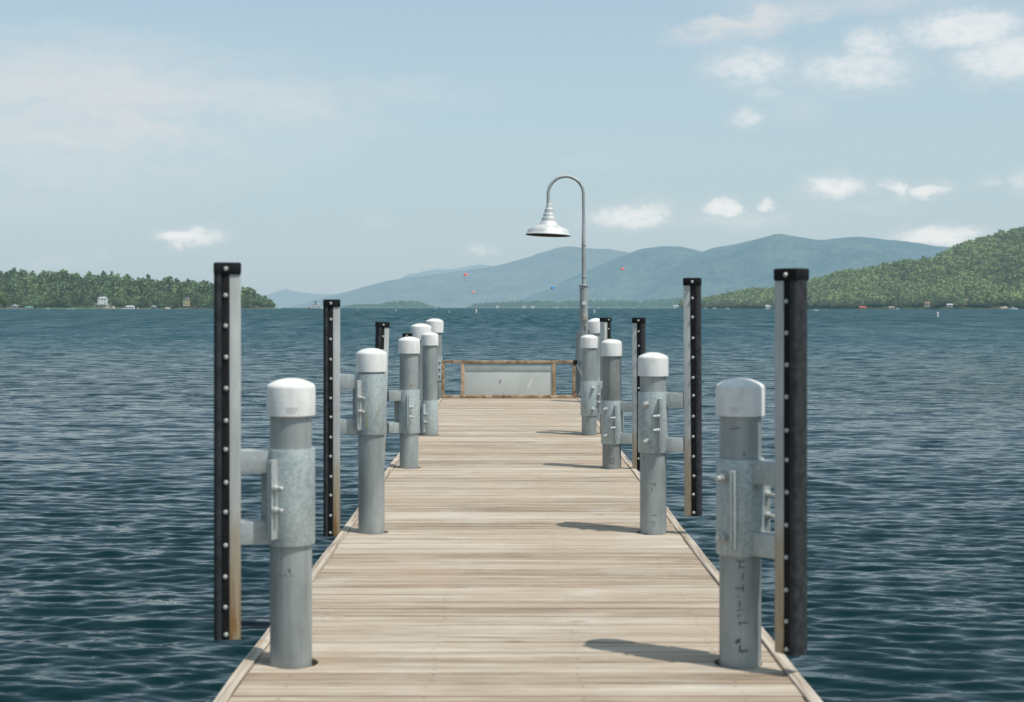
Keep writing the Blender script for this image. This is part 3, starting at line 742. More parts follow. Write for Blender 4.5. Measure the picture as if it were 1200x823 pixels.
# --- trees
def crown_np(kind, n, seed, quad):
    r = np.random.default_rng(seed); V = []; T = []
    nb_ = 17 if kind == 'pine' else 14; B = []
    for k in range(nb_):      # clumps of foliage along the limbs
        a = k*2.4+r.uniform(-.5, .5)
        if kind == 'pine':
            h = .24+.70*(k/(nb_-1))**.85; R_ = .27*(1-(h-.24)/.76)**.62
            B.append((math.cos(a)*R_*r.uniform(.35, .85), math.sin(a)*R_*r.uniform(.35, .85), h+r.uniform(-.03, .03), .055+R_*.33, r.uniform(0, 1)))
        else:
            d = r.normal(0, 1, 3); d /= np.linalg.norm(d); q = r.uniform(.35, .75)
            B.append((d[0]*.36*q, d[1]*.36*q, .60+d[2]*.36*q, r.uniform(.10, .17), r.uniform(0, 1)))
    for i in range(n):
        bx_, by_, bz_, br_, bt_ = B[i % nb_]
        d = r.normal(0, 1, 3); d /= np.linalg.norm(d); q = br_*r.uniform(.3, 1)**.4
        c = np.array([bx_+d[0]*q*1.15, by_+d[1]*q*1.15, bz_+d[2]*q*(.62 if kind == 'pine' else .85)])
        s = quad*r.uniform(.6, 1.3)
        n1 = r.normal(0, 1, 3); n1 /= np.linalg.norm(n1); n2 = np.cross(n1, r.normal(0, 1, 3)); n2 /= np.linalg.norm(n2); n3 = np.cross(n1, n2)*.7
        V += [c-n2*s-n3*s*.5, c+n2*s*.4-n3*s, c+n2*s+n3*s*.5, c-n2*s*.4+n3*s]
        T.append(r.uniform(0, 1)*.30 + .30*bt_ + .22*min(1, max(0, c[2])) + .18*(d[2]*.5+.5))  # random clump tone, plus top light painted in: paler towards clump and crown tops
    V = np.array(V); Fq = np.arange(4*n).reshape(-1, 4)
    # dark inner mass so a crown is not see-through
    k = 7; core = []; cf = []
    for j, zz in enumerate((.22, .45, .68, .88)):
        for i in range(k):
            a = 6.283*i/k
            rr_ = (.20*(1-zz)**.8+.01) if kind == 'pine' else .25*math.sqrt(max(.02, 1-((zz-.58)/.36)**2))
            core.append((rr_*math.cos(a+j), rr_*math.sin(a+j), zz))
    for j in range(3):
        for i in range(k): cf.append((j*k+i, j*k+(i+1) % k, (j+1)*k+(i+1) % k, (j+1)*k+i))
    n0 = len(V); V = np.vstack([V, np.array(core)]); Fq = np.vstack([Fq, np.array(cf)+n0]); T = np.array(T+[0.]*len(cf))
    return V, Fq, T
def add_tint(me, T):
    at = me.attributes.new('tint', 'FLOAT', 'FACE'); at.data.foreach_set('value', np.ascontiguousarray(T, dtype=np.float32))
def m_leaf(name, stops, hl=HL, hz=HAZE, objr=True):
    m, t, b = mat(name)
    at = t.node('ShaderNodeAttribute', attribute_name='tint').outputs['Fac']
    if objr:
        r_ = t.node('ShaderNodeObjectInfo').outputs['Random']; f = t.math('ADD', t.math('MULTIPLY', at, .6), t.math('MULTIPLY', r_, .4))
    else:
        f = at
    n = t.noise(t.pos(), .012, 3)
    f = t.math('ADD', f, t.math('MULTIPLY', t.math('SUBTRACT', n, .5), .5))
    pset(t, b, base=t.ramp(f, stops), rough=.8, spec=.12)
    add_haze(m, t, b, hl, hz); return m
HZ2 = (.27, .38, .40)
LS = [(.08, (.022,.042,.024)), (.36, (.075,.125,.058)), (.64, (.155,.225,.095)), (1., (.24,.31,.14))]
LSy = [(.08, (.020,.045,.014)), (.45, (.075,.125,.032)), (.8, (.14,.20,.055)), (1., (.20,.25,.08))]
LSr = [(.05, (.045,.072,.034)), (.34, (.14,.185,.072)), (.60, (.24,.31,.115)), (1., (.32,.40,.17))]
M_leafL = m_leaf('lake shore foliage', LS, 7800, HZ2); M_leafLs = m_leaf('lake shore wood foliage', LS, 7800, HZ2, False)
M_leafR = m_leaf('hillside foliage', LSr, 5600, HZ2); M_leafRs = m_leaf('hillside wood foliage', LSr, 5600, HZ2, False)
M_leafY = m_leaf('yellow green foliage', LSy, 9500, HZ2)
M_bark = m_simple('bark', (.10,.08,.06), .9, 0, .3, 3, haze=True)
TV = []; TM = []
for i, (kd, n) in enumerate((('pine', 520), ('pine', 480), ('round', 520), ('round', 460), ('pine', 420))):
    V_, F_, T_ = crown_np(kd, n, i+1, .030 if kd == 'pine' else .038)
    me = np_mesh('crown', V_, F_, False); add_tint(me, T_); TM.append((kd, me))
    TV.append((kd, *crown_np(kd, 102, i+21, .060 if kd == 'pine' else .075)))
trunk_me = MB().lathe([(.022, -.06), (.016, .25), (.008, .7)], 7).mesh('trunk')
def crown_copy(me, m_):
    c = me.copy(); c.materials.clear(); c.materials.append(m_); return c
CM = {k: [(kd, crown_copy(me, m_)) for kd, me in TM] for k, m_ in (('L', M_leafL), ('R', M_leafR), ('Y', M_leafY))}
tr_me = trunk_me.copy(); tr_me.materials.append(M_bark)
def tree(x, y, z, h, var, key, label, group, wid=1., rz=None):
    kd, me = CM[key][var]
    root = empty('pine_tree' if kd == 'pine' else 'broadleaf_tree', (x, y, z), random.uniform(0, 6.28) if rz is None else rz, label, 'tree', group)
    root.scale = (h*wid, h*wid, h)
    link('crown', me, None, root); link('trunk', tr_me, None, root)
    return root
def forest(name, pts, m_, label, cat):           # pts: x, y, z, h, width, variant, tint
    Vs = []; Fs = []; Ts = []; off = 0
    for (x, y, z, h, wd_, var, ti) in pts:
        kd, V_, F_, T_ = TV[var]; a = random.uniform(0, 6.28); ca, sa = math.cos(a), math.sin(a)
        W = np.empty_like(V_); W[:, 0] = (V_[:, 0]*ca-V_[:, 1]*sa)*h*wd_+x; W[:, 1] = (V_[:, 0]*sa+V_[:, 1]*ca)*h*wd_+y; W[:, 2] = V_[:, 2]*h+z
        Vs.append(W); Fs.append(F_+off); off += len(V_); Ts.append(np.clip(T_*.6+ti*.4, 0, 1))
    me = np_mesh(name, np.vstack(Vs), np.vstack(Fs), False); add_tint(me, np.concatenate(Ts))
    o = link(name, me, m_); tag(o, label, cat, kind='stuff'); return o

def terrain(name, hf, pxs, Ds_fn, depth, m_, nv=40):
    px = np.array(pxs); v = np.linspace(-.02, 1, nv)
    VV = []; 
    for vv_ in v:
        for p_ in px:
            D = Ds_fn(p_)+depth*vv_; VV.append(((p_-VX)/F*D, D, hf(p_, D)))
    nc = len(px); nr = nv; ii = np.arange((nr-1)*(nc-1)); a = (ii//(nc-1))*nc+ii % (nc-1)
    o = link(name, np_mesh(name, np.array(VV), np.stack([a, a+1, a+nc+1, a+nc], -1)), m_); tag(o, kind='structure'); return o
M_groundL = m_simple('shore ground', (.10,.12,.06), .95, 0, .4, .06, haze=True)
M_groundR = m_simple('hill ground', (.035,.05,.022), .95, 0, .4, .02, haze=True)
def sstep(t_): t_ = min(1, max(0, t_)); return t_*t_*(3-2*t_)
# left shore
LSK = [(-260,316),(0,318),(28,319),(60,319.5),(100,320),(127,321),(153,323),(198,326),(227,328),(246,331),(262,334),(286,338),(300,341),(311,344),(318,350),(324,360)]
def skyL(p): return float(np.interp(p, [a for a, b in LSK], [b for a, b in LSK]))
def DsL(p): return 1600*K+12*math.sin(p*.045)+6*math.sin(p*.13+1)
def hL(p, D):
    Dd = D-DsL(p)
    if Dd < 0: return WZ-1.5
    top = (HY-skyL(p))*1850*K/F - 21
    top = max(top, 0.)
    return WZ+.1+1.3*min(1, Dd/10)+top*sstep(Dd/230.)+ (1.5*math.sin(p*.11)+1.2*math.sin(D*.05+p*.05))*min(1, Dd/60)*min(1, top/10)
terrain('left_shore', hL, list(np.linspace(-260, 323.5, 150)), DsL, 420, M_groundL)
random.seed(21)
Lh = []   # keep the houses' clearings free
clearL = [(8,24,1600,1640), (24,45,1600,1612), (45,110,1600,1614), (106,134,1600,1645), (140,186,1600,1615), (188,204,1600,1610), (208,230,1600,1630), (224,238,1600,1608)]
def isclear(p, D, cl):
    D = D-DsL(p)+1604
    return any(a < p < b and c <= D <= d for a, b, c, d in cl)
n = 0; tries = 0
ptsL = []
while n < 150 and tries < 4000:
    tries += 1
    p_ = random.uniform(-12, 321); D = DsL(p_)+random.uniform(4, 40)
    if isclear(p_, D, clearL): continue
    if any(abs(p_-q[0])*1.23 < 3.0 and abs(D-q[1]) < 9 for q in ptsL): continue
    edge = min(1, (322-p_)/26)
    kd = random.random(); var = random.choice([0,1,4]) if kd < .45 else random.choice([2,3])
    h = random.uniform(10, 22)*(.55+.45*edge); 
    if random.random() < .2: h *= .65
    ptsL.append((p_, D)); n += 1
    pine = var in (0,1,4)
    tree((p_-VX)/F*D, D, hL(p_, D)-.3, h*(1.15 if pine else .9), var, 'L', ('dark pointed pine along the wooded left shore' if pine else 'round leafy tree along the wooded left shore'), 'pines on the left shore' if pine else 'leafy trees on the left shore', random.uniform(.95, 1.3)*(1.1 if pine else 1.0))
for (p_, D, h, w_) in ((-3, 1560*K, 27, 1.2), (5.5, 1572*K, 17, 1.15)):
    tree((p_-VX)/F*D, D, WZ, h, 2 if h > 20 else 3, 'Y', 'bright yellow-green bushy tree at the far left edge' if h > 20 else 'low bright green bush beside the yellow-green tree, far left', 'bright trees at the left edge', w_)
tree((41-VX)/F*1606*K, 1606*K, WZ+.5, 12, 2, 'L', 'small round light green tree standing alone before the left lawn', None, 1.2)
fp_ = []
for i in range(2300):
    p_ = random.uniform(-240, 321); D = DsL(p_)+random.uniform(0, 1)**.8*270+14
    if isclear(p_, D, clearL): continue
    edge = min(1, (324-p_)/30)
    var = random.choice([0,1,4,0]) if random.random() < .42 else random.choice([2,3])
    h = (random.triangular(11, 27, 16) if var in (0,1,4) else random.uniform(10, 19))*(.5+.5*edge)
    fp_.append(((p_-VX)/F*D, D, hL(p_, D)-.5, h, random.uniform(.85, 1.55), var, random.random()))
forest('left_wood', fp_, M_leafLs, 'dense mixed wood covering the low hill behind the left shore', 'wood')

# right shore hill
RSK = [(770,356),(797,351.5),(822,350),(850,344),(872,339),(885,337.5),(906,337.5),(925,334),(946,329),(962,325),(990,316.5),(1025,312),(1060,307.7),(1095,302.5),(1116,292),(1133,283),(1165,274.5),(1200,265),(1240,254),(1300,240),(1400,225)]
def skyR(p): return float(np.interp(p, [a for a, b in RSK], [b for a, b in RSK]))
def DsR(p): return float(K*np.interp(p, [760, 830, 900, 1000, 1200, 1420], [2300, 2050, 1800, 1560, 1350, 1200]))+9*math.sin(p*.06)
def LrR(p): return 60+ 7.2*(HY-skyR(p))
def hR(p, D):
    Ds = DsR(p); Dd = D-Ds
    if Dd < 0: return WZ-1.5
    Lr = LrR(p); top = max(0., (HY-skyR(p))*(Ds+Lr)/F-14)
    u = min(1.25, Dd/Lr)
    s_ = (.30*u+.70*sstep(u)) if u <= 1 else 1-(u-1)*.5
    x_ = (p-VX)/F*D
    rel = (4.5*math.sin(x_*.021+D*.008)+3.5*math.sin(D*.017-x_*.013+2)+2.2*math.sin(x_*.05+1.3*math.sin(D*.02)))*min(1, top/45)*math.sin(min(1, u)*math.pi)*1.5
    return WZ+.2+1.5*min(1, Dd/12)+top*s_+rel
terrain('right_hill', hR, list(np.linspace(792, 1420, 200)), DsR, 1250, M_groundR, 90)
clearR = [(896,909,0,0)]
def clR(p, D):
    Dd = D-DsR(p)
    for (a, b, d) in ((896,909,14),(1004,1018,12),(1040,1050,12),(1083,1091,24),(1108,1119,24),(1128,1138,38),(1168,1184,46),(1150,1166,10),(820,838,10)):
        if a < p < b and Dd < d: return True
    return False
n = 0; tries = 0; ptsR = []
while n < 140 and tries < 5000:
    tries += 1
    p_ = random.uniform(806, 1212); D = DsR(p_)+random.uniform(4, 46)
    if clR(p_, D): continue
    if any(abs(p_-q[0])*D/F < 3.0 and abs(D-q[1]) < 9 for q in ptsR): continue
    var = random.choice([0,1,4]) if random.random() < .25 else random.choice([2,3])
    h = random.uniform(9, 17); ptsR.append((p_, D)); n += 1; pine = var in (0,1,4)
    tree((p_-VX)/F*D, D, hR(p_, D)-.3, h*(1.2 if pine else .95), var, 'R', ('pointed pine at the foot of the right hill' if pine else 'rounded leafy tree at the foot of the right hill'), 'pines below the right hill' if pine else 'leafy trees below the right hill', random.uniform(.95, 1.3))
fp_ = []
for i in range(8200):
    p_ = 797+(1330-797)*random.random()**.75; D = DsR(p_)+12+(LrR(p_)*1.12)*random.random()
    if clR(p_, D): continue
    var = random.choice([0,1,4]) if random.random() < .30 else random.choice([2,3])
    h = random.triangular(7, 21, 12)
    ti = .5+.5*math.sin(p_*.05+D*.006)*math.sin(D*.011+1); ti = .55*ti+.45*random.random()
    fp_.append(((p_-VX)/F*D, D, hR(p_, D)-.5, h, random.uniform(.95, 1.6), var, ti))
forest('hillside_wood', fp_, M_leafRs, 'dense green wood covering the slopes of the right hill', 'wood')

# hazy far shore and island woods
M_leafF = m_leaf('far shore foliage', LS, 3700, (.23,.375,.43), False)
def strip(name, segs, D0, label, nt, hf, m_=None):
    D0 *= K
    fp_ = []
    for i in range(nt):
        p_ = random.uniform(segs[0][0], segs[-1][0]); hh = float(np.interp(p_, [s[0] for s in segs], [s[1] for s in segs]))
        D = D0+random.uniform(0, 160); var = random.choice([0,1,4,2,3])
        u = random.random()
        h = max(3, hh*D0/F*random.uniform(.5, .75)); z = WZ+max(0, hh*D0/F*.42)*u
        fp_.append(((p_-VX)/F*D, D+u*60, z, h, random.uniform(1., 1.6), var, random.random()))
    forest(name, fp_, m_ or M_leafF, label, 'wood')
strip('island_wood', [(398,2.5),(415,5),(430,5.5),(445,5.5),(452,8),(470,9),(488,8.5),(496,6),(505,3.5),(512,1)], 3300, 'low wooded island in haze beyond the left piles', 420, None)
strip('far_shore_wood', [(548,2),(556,6),(575,7.5),(600,8),(630,9.5),(650,8.5),(690,10),(720,9.5),(760,9),(790,12),(815,12),(840,8)], 3300, 'hazy line of trees along the far shore behind the lamp post', 900, None)
def islet(name, a, b, D0):
    D0 *= K; mb = MB(); xs_ = np.linspace((a-VX)/F*D0, (b-VX)/F*D0, 24); v = []; f = []
    for i, x in enumerate(xs_):
        u = i/23; wd_ = 200*math.sin(math.pi*min(.98, max(.02, u)))**.5
        v += [(x, D0-12+40*(1-math.sin(math.pi*u)), WZ-.4), (x, D0+10, WZ+1.8), (x, D0+120, WZ+5), (x, D0+260, WZ-1)]
    for i in range(23):
        for j in range(3): f.append((i*4+j, i*4+j+1, i*4+j+5, i*4+j+4))
    o = mb.add(v, f).build(name, M_groundF); tag(o, kind='structure')
M_groundF, tt_, bb_ = mat('far shore ground'); pset(tt_, bb_, base=tt_.ramp(tt_.noise(tt_.pos(), .02, 4), [(.3, (.05,.07,.03)), (.7, (.09,.10,.05))]), rough=.95); add_haze(M_groundF, tt_, bb_, 3700, (.23,.375,.43))
islet('island', 396, 513, 3290); islet('far_shore', 546, 850, 3290)

# ------------------------------------------------------------------ houses, docks, boats, buoys
def hz(name, c, rough=.7): return m_simple(name, c, rough, 0, .08, .6, haze=True)
H_white = hz('white clapboard', (.68,.67,.64)); H_yel = hz('yellow clapboard', (.55,.43,.22)); H_grey = hz('grey siding', (.30,.29,.27)); H_tan = hz('tan siding', (.42,.33,.25))
H_roof = hz('grey roof', (.22,.23,.24)); H_roofl = hz('pale roof', (.46,.47,.49)); H_roofd = hz('dark roof', (.09,.09,.09)); H_red = hz('red roof', (.55,.10,.07)); H_win = hz('window glass', (.03,.045,.06), .2)
H_wood = hz('dock wood', (.36,.31,.25)); H_rock = hz('shore rock', (.40,.34,.26)); H_lawn = hz('lawn', (.13,.20,.07)); H_aqua = hz('aqua cover', (.16,.42,.38)); H_boat = hz('boat white', (.75,.75,.73), .35); H_boatr = hz('boat orange', (.55,.20,.10), .4); H_black = hz('black funnel', (.03,.03,.03)); H_brown = hz('brown siding', (.24,.15,.10))
def house(px, D, z, w_, d_, h_, wall, roof, label, rh=None, floors=2, nwin=3, chim=True, porch=False, cat='house', name='house', hip=False, face='x'):
    D *= K; x = (px-VX)/F*D; root = empty(name, (x, D, z), 0, label, cat)
    MB().box(-w_/2, w_/2, 0, d_, -1.5, h_).build('wall', wall, root)
    rh = rh or w_*.28; o = .35; v = []; f = []
    if face == 'x':   # gable towards the lake
        v = [(-w_/2-o,-o,h_),(w_/2+o,-o,h_),(0,-o,h_+rh),(-w_/2-o,d_+o,h_),(w_/2+o,d_+o,h_),(0,d_+o,h_+rh)]
        f = [(0,1,2),(3,5,4),(0,2,5,3),(1,4,5,2),(0,3,4,1)]
    else:
        v = [(-w_/2-o,-o,h_),(w_/2+o,-o,h_),(w_/2+o,d_+o,h_),(-w_/2-o,d_+o,h_),(-w_/2+ (w_*.2 if hip else -o),d_/2,h_+rh),(w_/2-(w_*.2 if hip else -o),d_/2,h_+rh)]
        f = [(0,1,5,4),(2,3,4,5),(0,4,3),(1,2,5),(0,3,2,1)]
    rf = MB().add(v, f).build('roof', roof, root)
    if chim: MB().box(w_*.2, w_*.2+.8, d_*.45, d_*.45+.8, h_+.1, h_+rh+1.0).build('chimney', H_grey, rf)
    fh = h_/floors
    for fl in range(floors):
        for k in range(nwin):
            if fl == 0 and k == nwin//2: continue
            cx = -w_/2+w_*(k+.5)/nwin
            wn = MB().box(cx-.65, cx+.65, -.08, .0-.002, fl*fh+fh*.35, fl*fh+fh*.8).build('window', H_white if wall is not H_white else H_roofl, root)
            MB().box(cx-.5, cx+.5, -.12, -.082, fl*fh+fh*.35+.15, fl*fh+fh*.8-.15).build('pane', H_win, wn)
    MB().box(-.55, .55, -.1, -.002, .1, 2.2).build('door', H_roofd, root)
    if porch:
        h0 = h_; h_ = 1.0
        MB().box(-w_*.75, w_*.95, -3.2, -.2, h_*.38, h_*.38+.9).build('porch_deck', H_white, root)
        for k in range(6):
            cx = -w_*.72+k*(w_*1.62)/5; MB().box(cx-.12, cx+.12, -3.1, -2.86, -4.2, h_*.38-.002).build('porch_post', H_white, root)
        MB().box(-w_*.75, w_*.95, -3.2, -3.05, h_*.38+1.1, h_*.38+1.22).build('porch_rail', H_white, root)
    return root
def zL(p, D): return hL(p, D)
house(119.5, 1612, 5.6, 12.5, 8, 9.5, H_white, H_roofl, 'large white lake house with long porch among left shore trees', rh=2.2, porch=True, face='y', hip=True)
house(218, 1604, 5.0, 8, 7, 8.0, H_yel, H_roof, 'tall yellow house half hidden in trees, left shore', rh=3.2, nwin=2)
house(16, 1603, .6, 8, 6, 3.0, H_grey, H_roofl, 'small grey cabin at the far left shore beside the bright tree', floors=1, cat='cabin', name='cabin')
house(152, 1597, -.4, 11, 7, 3.0, H_white, H_roofl, 'low pale roofed boathouse beside white boats, left shore', rh=1.8, floors=1, face='y', chim=False, cat='boathouse', name='boathouse')
house(179, 1597, -.4, 8.5, 7, 2.6, H_roofd, H_roofl, 'little dark boathouse with white gable trim, left shore', rh=2.4, floors=1, nwin=2, chim=False, cat='boathouse', name='boathouse')
house(226.5, 1622, 7.2, 3.6, 4, 4.2, H_white, H_roof, 'tiny white shed showing between trees right of the yellow house', floors=1, nwin=2, chim=False, cat='shed', name='shed')
def rock(px, D, w_, h_, label, m_=None):
    D *= K
    r_ = random.Random(int(px*10)); bm = bmesh.new(); bmesh.ops.create_icosphere(bm, subdivisions=3, radius=1)
    for v in bm.verts:
        k = 1+.35*mnoise.noise(v.co*1.7+Vector((px, 0, 0)))+.12*mnoise.noise(v.co*5); v.co = Vector((v.co.x*w_/2*k, v.co.y*3*k, v.co.z*h_*k))
    me = bpy.data.meshes.new('shore_rocks'); bm.to_mesh(me); bm.free()
    o = link('shore_rock', me, m_ or H_rock, None, ((px-VX)/F*D, D, WZ+.3)); tag(o, label, 'rock')
rock(126, 1598, 11, 3.2, 'tan rocky bank below the white porch house'); rock(133, 1599, 6, 3.6, 'tan boulder right of the white porch house')
rock(196.5, 1601, 10, 2.6, 'tan rocks left of the yellow house shore'); rock(231, 1602, 14, 2.8, 'long tan rocky bank right of the yellow house'); rock(161.5, 1596, 3, 2, 'small tan rock between the two left boathouses')
o = MB().box((45-VX)/F*1604*K, (112-VX)/F*1604*K, 1601*K, 1612*K, WZ, 1.6).build('lawn', H_lawn); tag(o, kind='structure')
def dock(px0, px1, D, label, m_=None, z=.15):
    D *= K; a, b_ = (px0-VX)/F*D, (px1-VX)/F*D; root = empty('shore_dock', ((a+b_)/2, D, WZ), 0, label, 'dock'); h = (b_-a)/2
    MB().box(-h, h, -1.2, 1.2, .75+z, .95+z).build('dock_deck', m_ or H_wood, root)
    k = max(2, int(h/2.5))
    for i in range(k+1):
        x = -h+.2+(2*h-.4)*i/k; MB().box(x-.12, x+.12, -1.25, -1.0, -1, .745+z).build('post', m_ or H_wood, root)
dock(22, 31, 1586, 'short pale dock beside the far left cabin', H_roofl); dock(56, 72, 1586, 'long pale dock in front of the left lawn', H_roofl); dock(93, 108, 1586, 'low dock left of the white porch house'); dock(1148, 1166, 1335, 'grey wooden dock under the pale hillside house'); dock(584, 606, 3240, 'long low dock on the far shore left of the lamp')
cv = empty('boat_canopy', ((33.5-VX)/F*1592*K, 1592*K, WZ), 0, 'aqua boat canopy on the left shore beside the round tree', 'canopy')
MB().add([(-6,0,2.6),(6,0,2.6),(6,4,2.6),(-6,4,2.6),(-5,2,3.6),(5,2,3.6)], [(0,1,5,4),(2,3,4,5),(0,4,3),(1,2,5)]).build('canopy_top', H_aqua, cv)
for x in (-5.5, 0, 5.5): MB().box(x-.1, x+.1, .1, .3, -1, 2.59).build('post', H_white, cv)
def hull(L_, w_, h_):
    v = []; f = []; n = 10; prof = []
    for i in range(n+1):
        u = i/n; x = -L_/2+L_*u; ww = w_/2*(1-.9*max(0, (u-.45)/.55)**2.2); zt = h_*(1+.25*u*u)
        v += [(x, -ww*.6, -.25), (x, -ww, zt*.55), (x, -ww*1.02, zt), (x, ww*1.02, zt), (x, ww, zt*.55), (x, ww*.6, -.25)]
    for i in range(n):
        for j in range(6): k = (j+1) % 6; f.append((i*6+j, i*6+k, (i+1)*6+k, (i+1)*6+j))
    f.append(tuple(range(6))[::-1]); f.append(tuple(n*6+j for j in range(6)))
    return MB().add(v, f)
def motorboat(px, D, L_, label, rz=0, m_=None, cab=True, group='small white boats on the lake'):
    D *= K
    root = empty('motorboat', ((px-VX)/F*D, D, WZ), rz, label, 'boat', group)
    hull(L_, L_*.33, L_*.13).build('hull', m_ or H_boat, root)
    if cab:
        z0 = L_*.135
        MB().add([(-L_*.12,-L_*.11,z0),(L_*.2,-L_*.09,z0),(L_*.2,L_*.09,z0),(-L_*.12,L_*.11,z0),(-L_*.1,-L_*.1,z0+L_*.13),(L_*.08,-L_*.08,z0+L_*.13),(L_*.08,L_*.08,z0+L_*.13),(-L_*.1,L_*.1,z0+L_*.13)],
                 [(4,5,6,7),(0,1,5,4),(1,2,6,5),(2,3,7,6),(3,0,4,7)]).build('cabin', m_ or H_boat, root)
        MB().box(-L_*.09, L_*.09, -L_*.112, -L_*.103, z0+L_*.05, z0+L_*.10).build('windscreen', H_win, root)
    MB().box(-L_*.53, -L_*.49, -.25, .25, .1, L_*.16).build('outboard', H_black, root)
    return root
motorboat(144, 1585, 7, 'white boat moored left of the pale roofed boathouse', .2); motorboat(149, 1580, 5, 'small white boat before the pale roofed boathouse', -.1)
motorboat(175, 1588, 4, 'tiny white boat left of the little dark boathouse', 0, None, False); motorboat(183, 1588, 4, 'tiny white boat right of the little dark boathouse', 0, None, False)
motorboat(55.5, 1575, 6.5, 'white boat at the long pale dock by the lawn', .1); motorboat(79, 1578, 5, 'white boat left of the low dock on the left shore'); motorboat(84.5, 1578, 4.5, 'white boat touching the low dock, left shore', .3)
motorboat(326.5, 2000, 9, 'small white boat just past the tip of the left shore')
motorboat(852, 1500, 6.5, 'white speedboat right of the second right fender'); motorboat(955.5, 780, 4.2, 'white motorboat in front of the red boathouse shore', .1)
motorboat(967.5, 1000, 2.6, 'very small boat right of the white motorboat', 0, None, False)
motorboat(1187, 1290, 10.5, 'long white boat moored at the far right shore', .05)
motorboat(651, 2600, 14, 'white and orange boat left of the lamp post', 0, H_boat); motorboat(662, 2900, 8, 'small white boat directly left of the lamp post')
motorboat(826, 1950, 7, 'white boat left of a pair at the foot of the hill'); motorboat(837, 1950, 8, 'white boat moored by trees right of the second fender', .3); motorboat(1051, 1450, 6, 'white boat beside the tan boathouse')
motorboat(726, 2700, 9, 'small white boat right of the lamp, left one of two'); motorboat(742, 2500, 6, 'small white boat right of the lamp, right one of two'); motorboat(510, 2700, 10, 'faint white boat above the left piles', 0, None, True)
motorboat(700, 3000, 13, 'white boat near the far shore just right of the lamp pole')
house(902.5, 1790, -.3, 13, 8, 3.4, H_white, H_roofl, 'bright white boathouse beside the nearest right fender', rh=2.4, floors=1, nwin=5, chim=False, face='y', cat='boathouse', name='boathouse')
house(1011.5, 1530, -.3, 9, 7, 2.0, H_brown, H_red, 'red roofed boathouse on the right shore', rh=1.6, floors=1, face='y', chim=False, cat='boathouse', name='boathouse')
house(1045, 1478, -.3, 6.5, 6, 2.0, H_tan, H_tan, 'tan boathouse right of the red roofed one', rh=1.3, floors=1, face='y', chim=False, cat='boathouse', name='boathouse')
house(1087, 1452, 3.6, 6.5, 6, 3.4, H_tan, H_brown, 'brown house half hidden above the right shore', rh=2, floors=1, face='y')
house(1113.5, 1430, 3.0, 7.5, 6, 1.8, H_grey, H_roofl, 'low pale house among right shore trees', rh=1.6, floors=1, face='y')
house(1133.5, 1432, 6.4, 8, 6, 4.0, H_grey, H_tan, 'grey house with brownish roof, left of the pale hillside house', rh=2.4, floors=1)
house(1176, 1420, 8.5, 12, 8, 5, H_grey, H_roofl, 'large pale roofed hillside house near the right edge', rh=3.6, floors=2, face='y', hip=True)
rock(1177, 1382, 15, 3.5, 'tan bank below the pale hillside house')
for (p_, lab) in ((583, 'tiny white house on the far shore beside a long dock'), (614, 'tiny white house on the far shore, middle one'), (624.5, 'tiny white house on the far shore nearest the lamp')):
    house(p_, 3250, .3, 9, 6, 4, H_boat, H_roofl, lab, rh=1.6, floors=1, nwin=3, chim=False, face='y')
house(793, 2600, 0, 14, 8, 5, H_white, H_roofl, 'pale building on the hazy shore left of the second fender', rh=2, floors=1, nwin=4, chim=False, face='y')

# steamer
S = 2000*K; st = empty('steamboat', ((370.5-VX)/F*S, S, WZ), .0, 'white passenger steamboat with dark funnel on the lake, left of centre', 'ship')
hull(24, 7, 2.4).build('hull', H_boat, st)
MB().box(-10.5, 8.5, -3.2, 3.2, 2.65, 5.0).build('lower_deck', H_boat, st)
MB().box(-11, 9, -3.4, 3.4, 5.01, 5.25).build('deck_slab', H_boat, st)
MB().box(-9, 6.5, -2.8, 2.8, 5.26, 7.4).build('upper_deck', H_boat, st)
MB().box(-9.4, 7, -3.0, 3.0, 7.41, 7.65).build('roof', H_boatr, st)
MB().box(2.2, 5.2, -1.6, 1.6, 7.66, 9.9).build('wheelhouse', H_boat, st)
for k in range(8):
    MB().box(-9.5+k*2.2, -8.3+k*2.2, -3.26, -3.205, 3.3, 4.5).build('window', H_win, st)
for k in range(6):
    MB().box(-8+k*2.3, -6.8+k*2.3, -2.86, -2.805, 5.9, 7.0).build('window', H_win, st)
MB().lathe([(.9, 7.66), (.8, 13.5), (1.0, 13.6), (1.0, 14.4)], 16, Matrix.Translation((-1.5, 0, 0))).build('funnel', H_black, st)
MB().lathe([(.18, 7.66), (.1, 17.5)], 8, Matrix.Translation((.6, 0, 0))).build('mast', H_brown, st)
MB().lathe([(.14, 2.6), (.08, 11)], 8, Matrix.Translation((9.4, 0, 0))).build('flagstaff', H_brown, st)
MB().lathe([(0, -.5), (2.6, -.5), (2.6, .5), (0, .5)], 24, Matrix.Translation((-12.4, 0, 1.6)) @ Matrix.Rotation(R(90), 4, 'X')).build('paddle_wheel', H_boatr, st)

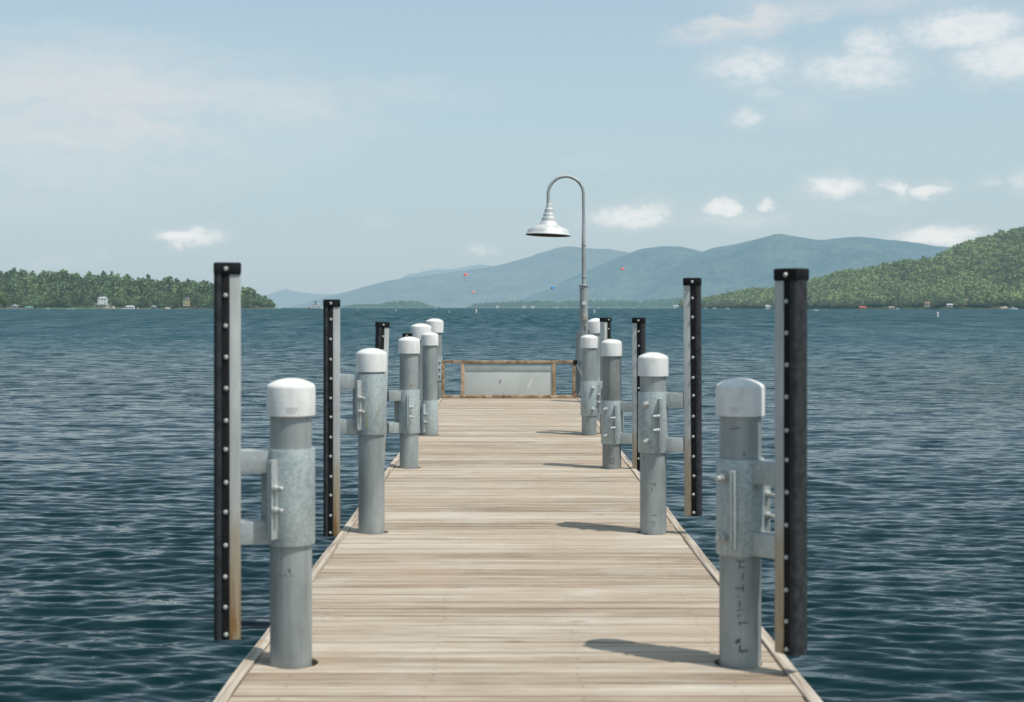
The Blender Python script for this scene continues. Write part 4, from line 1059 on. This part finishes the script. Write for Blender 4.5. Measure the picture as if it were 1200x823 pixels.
# buoys
def buoy(px, ybase, h_, label, style=0):
    D = 2.33*F/(ybase-HY); D = min(D, 2100); root = empty('marker_buoy', ((px-VX)/F*D, D, WZ), 0, label, 'buoy', 'white marker buoys on the lake')
    r_ = h_*.2
    MB().lathe([(r_*.7, -.4), (r_, -.1), (r_, h_*.86), (r_*.8, h_*.97), (0, h_)], 20).build('float', H_boat, root)
    MB().lathe([(r_+.004, h_*.62), (r_+.012, h_*.63), (r_+.012, h_*.72), (r_+.004, h_*.73)], 20, closed=True).build('orange_band', H_boatr, root)
    MB().lathe([(r_+.004, h_*.18), (r_+.012, h_*.19), (r_+.012, h_*.25), (r_+.004, h_*.26)], 20, closed=True).build('orange_band', H_boatr, root)
buoy(1098.8, 371.8, 1.25, 'tall white marker buoy on open water near the right hill')
buoy(696.4, 367.2, 1.35, 'white marker buoy just right of the lamp post')
buoy(558, 366.8, 1.7, 'white marker buoy above the left part of the railing')
buoy(464, 365, 1.2, 'white buoy right of the third left fender'); buoy(526.5, 367, .8, 'very small buoy above the farthest left pile'); buoy(419, 364.3, 1.0, 'faint small buoy between the second and third left fenders')

# parasails
def parasail(px, py, D, w_, m_, label):
    D *= K; c = P(px, py, D); root = empty('parasail', (c.x, c.y, c.z), 0, label, 'parasail', 'parasails above the lake')
    M = Matrix.Rotation(R(14), 4, 'X')
    MB().lathe([(w_*.5*math.cos(q*math.pi/16), w_*.40*math.sin(q*math.pi/16)) for q in range(9)][:-1]+[(0, w_*.40)], 20, M).build('canopy', m_, root)
    for i in range(8):
        p0 = M @ Vector((w_*.5*math.cos(i*math.pi/4), w_*.5*math.sin(i*math.pi/4), 0))
        MB().tube([p0, (0, 0, -w_*1.1)], .03, 4).build('line', H_roofl, root)
    MB().lathe([(0, -w_*1.1-1.5), (.22, -w_*1.1-1.3), (.28, -w_*1.1-.6), (.18, -w_*1.1-.2), (.14, -w_*1.1+.1), (0, -w_*1.1+.2)], 10).build('rider_harness', H_black, root)
def m_par(n_, c): return m_simple(n_, c, .7, 0, .05, .5)
PRD = m_par('red canopy cloth', (.80,.13,.12)); PBL = m_par('blue canopy cloth', (.02,.20,.55)); PPK = m_par('pink canopy cloth', (.80,.20,.19))
parasail(545.5, 322.6, 1700, 6.6, PRD, 'red parasail highest on the left, over the hazy far mountain')
parasail(554.3, 343, 1900, 5.6, PPK, 'pink parasail lowest of all, left of the lamp')
parasail(647.5, 338, 1700, 6.6, PBL, 'blue parasail between the shade and the lamp pole base')
parasail(729.5, 315.8, 1700, 6.0, PRD, 'red parasail right of the lamp pole')
